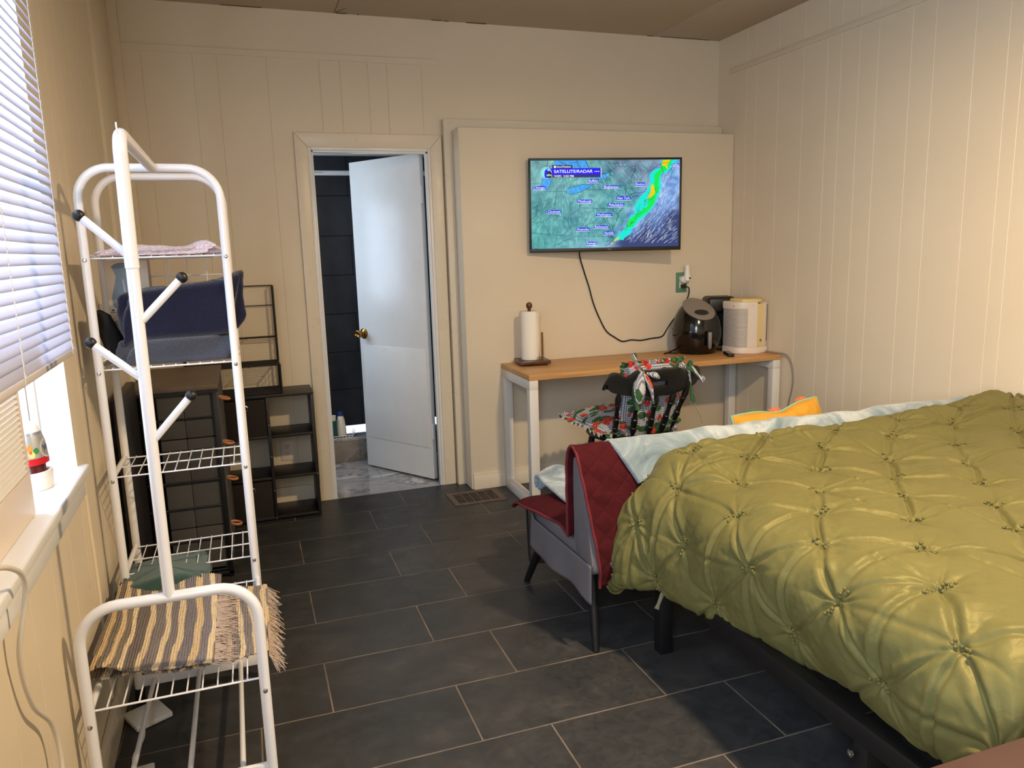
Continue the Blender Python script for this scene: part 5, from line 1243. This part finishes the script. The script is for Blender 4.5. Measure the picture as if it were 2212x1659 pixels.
BO = Vector((-0.047, 0.030, -0.038)); bc = thing('back_cushion', 'strawberry print cushion tied to the back of the black chair', 'cushion', (1.268, 1.370, 0.640))
bc.rotation_euler = (math.radians(90+9), 0, math.radians(4))
w, uvp = cushion(0.165, 0.200, 0.036, 0.030, 5); o = w.build('pad', M['berry'], bc, angle=70, recalc=False); set_uv(o, uvp)
def bl(p): return tuple((T3(bc.location) @ bc.rotation_euler.to_matrix().to_4x4()).inverted() @ (Vector(p)+BO))
# left tie knotted over the crest: tail up, hanging fold, loops
berry_tube('tie', [bl(p) for p in ((1.205, 1.215, 0.855), (1.185, 1.205, 0.885), (1.165, 1.20, 0.915), (1.155, 1.205, 0.952))], 0.0125, bc, seed=2)
berry_tube('tie', [bl(p) for p in ((1.205, 1.205, 0.862), (1.235, 1.195, 0.850), (1.262, 1.190, 0.842), (1.285, 1.195, 0.826))], 0.014, bc, seed=4)
berry_tube('tie', [bl(p) for p in ((1.200, 1.203, 0.862), (1.180, 1.194, 0.80), (1.172, 1.192, 0.74), (1.17, 1.195, 0.68))], 0.031, bc, seed=5)
berry_tube('tie', [bl(p) for p in ((1.205, 1.203, 0.855), (1.235, 1.195, 0.80), (1.252, 1.195, 0.74), (1.258, 1.197, 0.70))], 0.0125, bc, seed=6)
berry_tube('tie', [bl(p) for p in ((1.465, 1.235, 0.850), (1.485, 1.225, 0.885), (1.492, 1.23, 0.878), (1.488, 1.235, 0.845))], 0.013, bc, seed=7)
berry_tube('tie', [bl(p) for p in ((1.475, 1.232, 0.862), (1.505, 1.22, 0.835), (1.535, 1.215, 0.80), (1.545, 1.216, 0.795))], 0.016, bc, seed=8)
berry_tube('tie', [bl(p) for p in ((1.475, 1.232, 0.855), (1.48, 1.222, 0.79), (1.487, 1.222, 0.73), (1.50, 1.225, 0.68))], 0.0105, bc, seed=9)
w = MB(); w.tube(spline([bl(p) for p in ((1.50, 1.225, 0.69), (1.52, 1.226, 0.645), (1.545, 1.228, 0.605), (1.555, 1.23, 0.57))], 5), 0.0018, 5); w.build('loose_thread', M['cordgrey'], bc)

# =================================================================== sofa
so = thing('sofa', 'grey armless sofa with black angled legs facing the desk', 'sofa', (1.35, 0.66, 0))
SX0, SX1 = 0.452, 2.30
seat = [(0.345, 0.30), (0.90, 0.285), (0.955, 0.30), (0.975, 0.325), (0.965, 0.355), (0.92, 0.372), (0.70, 0.376), (0.40, 0.372)]
w = MB(); w.prism(seat, SX0, SX1, 'x', 0.012); wb(w, 'seat', M['greyfab'], so)
back = [(0.305, 0.330), (0.318, 0.295), (0.360, 0.290), (0.447, 0.325), (0.452, 0.45), (0.455, 0.60), (0.450, 0.675), (0.438, 0.702), (0.412, 0.712), (0.388, 0.690), (0.365, 0.60), (0.335, 0.46)]
w = MB(); w.prism([(p.y, p.z) for p in spline([(0, a, b) for a, b in back], 4, closed=True)], SX0-0.008, SX1, 'x', 0.014); wb(w, 'backrest', M['greyfab'], so)
# skirt panel at the end
A = np.zeros((30, 14, 3))
for i in range(30):
    y = 0.30+0.585*i/29
    for j in range(14):
        t = j/13; zt = 0.335-0.012*i/29+0.02*(i > 27); zb = 0.205-0.02*(i/29)+0.05*max(0, i/29-0.80)-0.012*math.exp(-(i/3.0)**2)
        A[i, j] = (SX0-0.016-0.006*math.sin(i*0.5)*t-0.012*t*math.exp(-((i-20)/6)**2), y-0.03*t*(i/29)*0+0.055*t*(1-2*abs(i/29-0.0))*0, zt+(zb-zt)*t)
w = MB(); w.grid(A); o = wb(w, 'skirt', M['greyfab'], so, recalc=False, angle=80); mod(o, 'SOLIDIFY', thickness=0.003)
for p0, p1 in (((0.442, 0.965, 0.0), (0.475, 0.80, 0.285)), ((0.466, 0.325, 0.0), (0.485, 0.40, 0.30)), ((2.25, 0.965, 0.0), (2.22, 0.80, 0.285)), ((2.25, 0.325, 0.0), (2.22, 0.40, 0.30))):
    turned(p0, p1, [(0, 0.0125), (0.05, 0.0135), (1, 0.021)], 16)
    w = turned(p0, p1, [(0, 0.0125), (0.05, 0.0135), (1, 0.021)], 16); wb(w, 'leg', M['blackmetal'], so)
# cloth draped in the y-z section, swept along x
def section(pts, n): return [(p.y, p.z) for p in spline([(0, y, z) for y, z in pts], n)]
def resample(pts, n):
    P = [Vector((p[0], p[1], 0)) for p in pts]; d = [0]
    for a, b in zip(P, P[1:]): d.append(d[-1]+(b-a).length)
    out = []; k = 0
    for i in range(n):
        s = d[-1]*i/(n-1)
        while k < len(d)-2 and d[k+1] < s: k += 1
        t = (s-d[k])/max(1e-9, d[k+1]-d[k]); q = P[k].lerp(P[k+1], t); out.append((q.x, q.y))
    return out, d[-1]
qc = thing('quilted_cover', 'maroon quilted throw over the left end of the sofa back and seat', 'sofa cover', (0.55, 0.66, 0.4))
sec = section([(0.318, 0.245), (0.310, 0.36), (0.335, 0.50), (0.358, 0.62), (0.380, 0.700), (0.405, 0.733), (0.432, 0.730), (0.462, 0.690), (0.468, 0.58), (0.468, 0.46), (0.478, 0.402), (0.53, 0.393), (0.70, 0.394), (0.88, 0.393), (0.965, 0.375), (1.000, 0.350)], 8)
sec, Ls = resample(sec, 130); NX = 40; A = np.zeros((130, NX, 3))
for i, (y, z) in enumerate(sec):
    s = i/129
    onseat = 1 if (y > 0.47 and z < 0.45) else 0
    for j in range(NX):
        t = j/(NX-1); x0 = 0.430
        if onseat: x0 = 0.428+0.028*math.sin((y-0.47)*11)-0.016*math.exp(-((y-0.99)/0.05)**2)
        elif y < 0.40: x0 = 0.424+0.05*min(1, max(0, (0.70-z)/0.40))
        else: x0 = 0.424
        x = x0+(0.86-x0)*t; e = math.exp(-t*14)
        zz = z-(0.018*e if onseat else 0)+0.004*math.sin(x*60+y*50)*0.5
        yy = y-(0.010*e if y < 0.40 else 0)+0.0025*math.sin(z*70+x*30)
        A[i, j] = (x, yy, zz)
w = MB(); w.grid(A); o = wb(w, 'throw', M['maroon'], qc, recalc=False, angle=80); mod(o, 'SOLIDIFY', thickness=0.008, offset=0)
w = MB(); w.tube([tuple(A[i, 0]) for i in range(0, 130, 2)], 0.0055, 8); wb(w, 'edge_binding', M['maroonedge'], qc)
# brown underside panel hanging at the front of the seat
A = np.zeros((16, 12, 3))
for i in range(16):
    for j in range(12):
        t = j/11; x = 0.462+0.60*i/15; A[i, j] = (x, 0.998-0.022*t+0.004*math.sin(i*.9+t*3), 0.350-0.285*t+0.02*math.exp(-i)*t)
w = MB(); w.grid(A); o = wb(w, 'front_flap', M['brownquilt'], qc, recalc=False, angle=80); mod(o, 'SOLIDIFY', thickness=0.006, offset=0)
w = MB(); w.tube([tuple(A[0, j]) for j in range(12)]+[tuple(A[i, 11]) for i in range(1, 16)], 0.005, 8); wb(w, 'flap_binding', M['blackedge'], qc)
# pale plush blanket over the back and the seat
pb = thing('plush_blanket', 'pale blue grey plush blanket spread over the sofa back and seat', 'blanket', (1.4, 0.66, 0.45))
sec = section([(0.338, 0.600), (0.356, 0.655), (0.372, 0.704), (0.400, 0.733), (0.435, 0.732), (0.474, 0.695), (0.480, 0.60), (0.484, 0.47), (0.505, 0.418), (0.62, 0.412), (0.80, 0.413), (0.93, 0.420), (1.005, 0.428), (1.045, 0.415), (1.050, 0.385), (1.03, 0.362)], 8)
sec, Ls = resample(sec, 110); NX = 120; A = np.zeros((110, NX, 3)); nz = vnoise(*np.meshgrid(np.linspace(0, 1, 110), np.linspace(0, 3, NX), indexing='ij'), 21, 4, 5)
for i, (y, z) in enumerate(sec):
    onseat = y > 0.50
    for j in range(NX):
        t = j/(NX-1)
        x0 = 0.575 if not onseat else 0.575-0.045*min(1, (y-0.5)/0.45)
        if not onseat and y < 0.41: x0 = 0.575+0.075*min(1, max(0, (0.73-z)/0.13))
        x = x0+(2.30-x0)*t; k = min(1, t*12)
        lift = (0.055*math.exp(-((x-0.62)/0.10)**2)*max(0, (y-0.75)/0.3) if onseat else 0)
        A[i, j] = (x, y, z+0.026*nz[i, j]*k*(1 if onseat else 0.45 if z > 0.7 else 0.2)+lift)
w = MB(); w.grid(A); o = wb(w, 'blanket', M['plush'], pb, recalc=False, angle=80); mod(o, 'SOLIDIFY', thickness=0.014, offset=0)
w = MB(); w.tube([tuple(A[i, 0]) for i in range(0, 110, 2)], 0.0105, 8); w.tube([tuple(A[109, j]) for j in range(0, NX, 2)], 0.0105, 8); wb(w, 'hem', M['plush'], pb)
# grey lining showing at the lifted front corner
w = MB(); A3 = A[64:108, 0:10].copy(); A3[:, :, 2] -= 0.012; w.grid(A3); o = wb(w, 'lining', M['plushback'], pb, recalc=False, angle=80)
# yellow pillow
yp = thing('pillow', 'yellow pillow with green piping and orange tassels behind the blanket', 'pillow', (1.520, 0.640, 0.560))
yp.rotation_euler = (math.radians(90-24), math.radians(-3), math.radians(4))
n = 44; g = np.linspace(-1, 1, n); U, V = np.meshgrid(g, g, indexing='ij'); pf = (np.clip(1-U**4, 0, 1)*np.clip(1-V**4, 0, 1))**0.55; wr = vnoise(U, V, 31, 4, 4)
top_dip = -0.022*np.exp(-((U-0.05)/0.35)**2)*np.clip(V, 0, 1)**4+0.012*np.clip(U, 0, 1)*np.clip(V, 0, 1)**3
for nm, sg, mt in (('front_cover', -1, M['creamcotton']), ('back_cover', 1, M['yellow'])):
    X = np.stack([U*0.232, V*0.165+top_dip, sg*(0.006+(0.052 if sg > 0 else 0.040)*pf*(1+0.5*wr))], -1)
    w = MB(); w.grid(X, flip=sg < 0); w.build(nm, mt, yp, angle=80, recalc=False)
pr = [(-1, t) for t in np.linspace(-1, 1, 14)]+[(t, 1) for t in np.linspace(-1, 1, 24)[1:]]+[(1, t) for t in np.linspace(1, -1, 14)[1:]]+[(t, -1) for t in np.linspace(1, -1, 20)[1:-1]]
def pe(u, v): return (u*0.234, v*0.167-0.022*math.exp(-((u-0.05)/0.35)**2)*max(0, v)**4+0.012*max(0, u)*max(0, v)**3, 0.0)
w = MB(); w.tube([pe(u, v) for u, v in pr], 0.0058, 8, closed=True); w.build('piping', M['greenpiping'], yp)
rt = random.Random(5)
for u0, cnt, mt in ((0.02, 26, 'orangethread'), (0.62, 8, 'orangethread'), (-0.5, 6, 'greenthread'), (0.78, 6, 'orangethread')):
    w = MB()
    for k in range(cnt):
        b = Vector(pe(u0+rt.uniform(-.07, .07), 1.0)); b.z -= 0.006
        w.tube([b, b+Vector((rt.uniform(-.012, .012), rt.uniform(.004, .014), -0.004)), b+Vector((rt.uniform(-.02, .02), rt.uniform(.006, .028), -0.008))], [0.003, 0.0025, 0.001], 5)
    w.build('tassel', M[mt], yp)

# =================================================================== bed
bd = thing('bed_frame', 'black metal bed frame with square legs under the olive comforter', 'bed frame', (1.5, -0.35, 0))
w = MB(); w.box((0.66, -1.02, 0.255), (0.70, 0.27, 0.31), 0.003); w.box((0.70, -1.02, 0.255), (2.35, -0.98, 0.31), 0.003); w.box((0.70, 0.23, 0.255), (2.35, 0.27, 0.31), 0.003); w.box((2.31, -0.98, 0.255), (2.35, 0.23, 0.31), 0.003)
for x in np.arange(0.85, 2.3, 0.2): w.box((x, -0.98, 0.28), (x+0.04, 0.23, 0.30))
wb(w, 'frame', M['blackmetal'], bd)
for x, y in ((0.662, 0.215), (0.672, -0.700), (1.5, 0.22), (1.5, -0.98), (2.30, 0.22), (2.30, -0.98), (1.5, -0.38)):
    w = MB(); w.box((x, y, 0.0), (x+0.05, y+0.045, 0.262), 0.003); wb(w, 'leg', M['blackmetal'], bd)
w = MB(); w.lathe([(0, 0), (0.010, 0), (0.009, 0.003), (0.004, 0.0032), (0.0035, 0.0015), (0, 0.0015)], 16, T3((0.662, -0.660, 0.215)) @ Matrix.Rotation(-PI/2, 4, 'Y')); wb(w, 'bolt', M['chrome'], bd)
mt_ = MB().box((0.735, -0.97, 0.312), (2.34, 0.225, 0.600), 0.05, 4).build('mattress', M['mattress']); tag(mt_, 'pale mattress hidden under the olive comforter on the bed frame', 'mattress')
# ---- comforter
def catmull2(P, n):
    return [(p.x, p.z) for p in spline([(a, 0, b) for a, b in P], n)]
ys_h = [-1.10, -0.87, -0.68, -0.49, -0.22, 0.0, 0.176, 0.30]; hx_ = [0.62, 0.655, 0.69, 0.715, 0.672, 0.635, 0.590, 0.512]; hz_ = [0.375, 0.355, 0.335, 0.318, 0.300, 0.285, 0.288, 0.268]
NQ, NY = 600, 420
yg = np.linspace(-1.25, 0.455, NY)     # arc coordinate across the bed
qs = None; C0 = np.zeros((NQ, NY, 3))
def yz(t):
    """arc coordinate across -> y, drop"""
    r = 0.085; y1, y0 = 0.258, -0.955
    if t > y1:
        a = min((t-y1)/r, PI/2); e = max(0, t-y1-r*PI/2); return y1+r*math.sin(a), r*(1-math.cos(a))+e
    if t < y0:
        a = min((y0-t)/r, PI/2); e = max(0, y0-t-r*PI/2); return y0-r*math.sin(a), r*(1-math.cos(a))+e
    return t, 0.0
Q = np.zeros((NQ, NY)); DROP = np.zeros(NY)
for j, t in enumerate(yg):
    y, dr = yz(t); xh = float(np.interp(y, ys_h, hx_)); zh = float(np.interp(y, ys_h, hz_)); DROP[j] = dr
    far = max(0, (y-0.05)/0.28); bul = 0.648-0.055*min(1, far)
    P = [(2.375, 0.700), (2.20, 0.715), (1.95, 0.690), (1.5, 0.668), (1.15, 0.664), (0.90, 0.660), (0.77, 0.645), (0.690, 0.605), (bul, 0.53), (bul*0.5+xh*0.5-0.012, 0.42), (xh, zh+0.02), (xh+0.035, zh-0.012), (xh+0.09, zh+0.03)]
    pl, Lp = resample(catmull2(P, 10), NQ); s = np.linspace(0, Lp, NQ); Q[:, j] = 2.375-s
    for i, (x, z) in enumerate(pl):
        k = min(1, max(0, (z-0.25)/0.40)); C0[i, j] = (x, y-0.03*(1-k)*min(1, max(0, (y-0.1)/0.2)), z-dr*(0.25+0.75*k)+k*0.074*math.exp(-((min(t, 0.27)-0.27)/0.15)**2))
# puckers on a slanted lattice
lat = []
for r_ in range(-1, 11):
    for k in range(-4, 7):
        q = 0.918+0.024*r_+0.155*(r_ % 2)+0.306*k; t = 0.500-0.155*r_
        if 0.05 < q < 2.6: lat.append((q, t, r_, k))
# the lattice rows were read on the flat top: shift the far rows onto the arc coordinate
lat = [(q, t if t < 0.1 else t-(t-0.1)*0.40, r_, k) for q, t, r_, k in lat]
T = np.broadcast_to(yg[None, :], (NQ, NY)); h = np.zeros((NQ, NY)); dmin = np.full((NQ, NY), 9.0); rs = np.random.RandomState(4)
for (q, t, r_, k) in lat:
    dx, dy = Q-q, T-t; d = np.hypot(dx, dy); dmin = np.minimum(dmin, d); near = d < 0.20
    th = np.arctan2(dy, dx); n_ = rs.randint(7, 10); ph = rs.rand()*6.28
    rid = np.abs(np.sin(th*n_/2+ph+0.5*np.sin(th*2+ph)))**0.6-0.66
    env = np.clip(d/0.016, 0, 1)*np.exp(-d/0.060)*(0.65+0.35*np.sin(th*3+ph*2))
    h += np.where(near, 0.019*rid*env, 0)
def seg(q0, t0, q1, t1, wd, amp):
    global h
    dx, dy = q1-q0, t1-t0; L2 = dx*dx+dy*dy; u = ((Q-q0)*dx+(T-t0)*dy)/L2; uc = np.clip(u, 0, 1)
    bow = rs.uniform(-0.012, 0.012)*np.sin(PI*uc)
    d = ((Q-q0)*-dy+(T-t0)*dx)/math.sqrt(L2)-bow; end = np.where((u > -0.02) & (u < 1.02), 1.0, 0.0)*np.sin(PI*np.clip(u*0.96+0.02, 0, 1))**0.35
    h += amp*end*(-np.exp(-(d/wd)**2)+0.55*np.exp(-((d-1.9*wd)/(1.3*wd))**2)+0.35*np.exp(-((d+2.0*wd)/(1.4*wd))**2))
for a in range(len(lat)):
    for b in range(a+1, len(lat)):
        q0, t0, r0, _k = lat[a]; q1, t1, r1, _k2 = lat[b]; D_ = math.hypot(q1-q0, t1-t0)
        if abs(r1-r0) == 1 and D_ < 0.27 and rs.rand() < 0.72: seg(q0, t0, q1, t1, rs.uniform(0.006, 0.010), rs.uniform(0.006, 0.011))
        if r1 == r0 and D_ < 0.32 and rs.rand() < 0.45: seg(q0, t0, q1, t1, rs.uniform(0.006, 0.010), rs.uniform(0.006, 0.011))
        if abs(r1-r0) == 2 and D_ < 0.33 and rs.rand() < 0.35: seg(q0, t0, q1, t1, rs.uniform(0.007, 0.010), rs.uniform(0.003, 0.006))
h += 0.020*(1-np.exp(-(dmin/0.065)**2))-0.012
h += 0.010*vnoise(Q*1.0, T, 17, 4, 9)
h -= 0.006*np.exp(-(dmin/0.012)**2)
du = np.gradient(C0, axis=0); dvv = np.gradient(C0, axis=1); N = np.cross(du, dvv); N /= np.linalg.norm(N, axis=2, keepdims=True)+1e-12
if N[NQ//3, NY//2, 2] < 0: N = -N
C1 = C0+N*h[..., None]
w = MB(); w.grid(C1, flip=True)
comf = thing('comforter', 'olive green satin comforter with gathered pinch pleats on the bed', 'comforter', (1.5, -0.35, 0.62))
o = wb(w, 'cover', M['olive'], comf, recalc=False, angle=180); mod(o, 'SOLIDIFY', thickness=0.006, offset=-1)
# gathered knots at the pinches
w = MB(); rk_ = random.Random(9)
for (q, t, r_, k) in lat:
    j = int(round((t-yg[0])/(yg[1]-yg[0])))
    if not 3 < j < NY-4: continue
    i = int(np.argmin(np.abs(Q[:, j]-q)))
    if not 3 < i < NQ-8 or abs(Q[i, j]-q) > 0.02: continue
    alongq = (k+r_//2) % 2 == 1; m = rk_.choice((6, 7, 8)) if alongq else 5; dq = abs(Q[i+1, j]-Q[i, j])+1e-6; dt = yg[1]-yg[0]; sl = rk_.uniform(-.5, .5)
    for c in range(m):
        off = (c-(m-1)/2)*0.0105
        for sd in (-1, 1):
            a_, b_ = off+rk_.uniform(-.002, .002), sd*0.0055+off*sl
            if not alongq: a_, b_ = b_, a_
            ii = min(NQ-2, max(1, int(round(i+a_/dq)))); jj = min(NY-2, max(1, int(round(j+b_/dt))))
            w.ball(Vector(C1[ii, jj])+Vector(N[ii, jj])*(0.0008+rk_.uniform(0, .002)), 0.0047, 8, (1.0, 1.0, 1.0))
o = wb(w, 'gathers', M['olive'], comf, recalc=False, angle=180)
# tie tape hanging below the hem
w = MB(); w.tube([(0.655, 0.165, 0.30), (0.632, 0.155, 0.262), (0.615, 0.15, 0.232), (0.605, 0.145, 0.218)], [0.004, 0.0075, 0.006, 0.009], 8); wb(w, 'tie_tape', plain('olive_tape', (128, 122, 96), 0.9), comf)
# brown table in the near right corner
bt = thing('side_table', 'dark brown table top at the near right corner beside the bed', 'table', (0.95, -1.36, 0))
MB().box((-0.68, -0.20, 0.575), (0.62, 0.225, 0.600), 0.003).build('tabletop', M['tabletop'], bt)
for x in (-0.66, 0.58):
    for y in (-0.18, 0.175): MB().box((x, y, 0), (x+0.03, y+0.03, 0.5748), 0.002).build('leg', M['blackmetal'], bt)
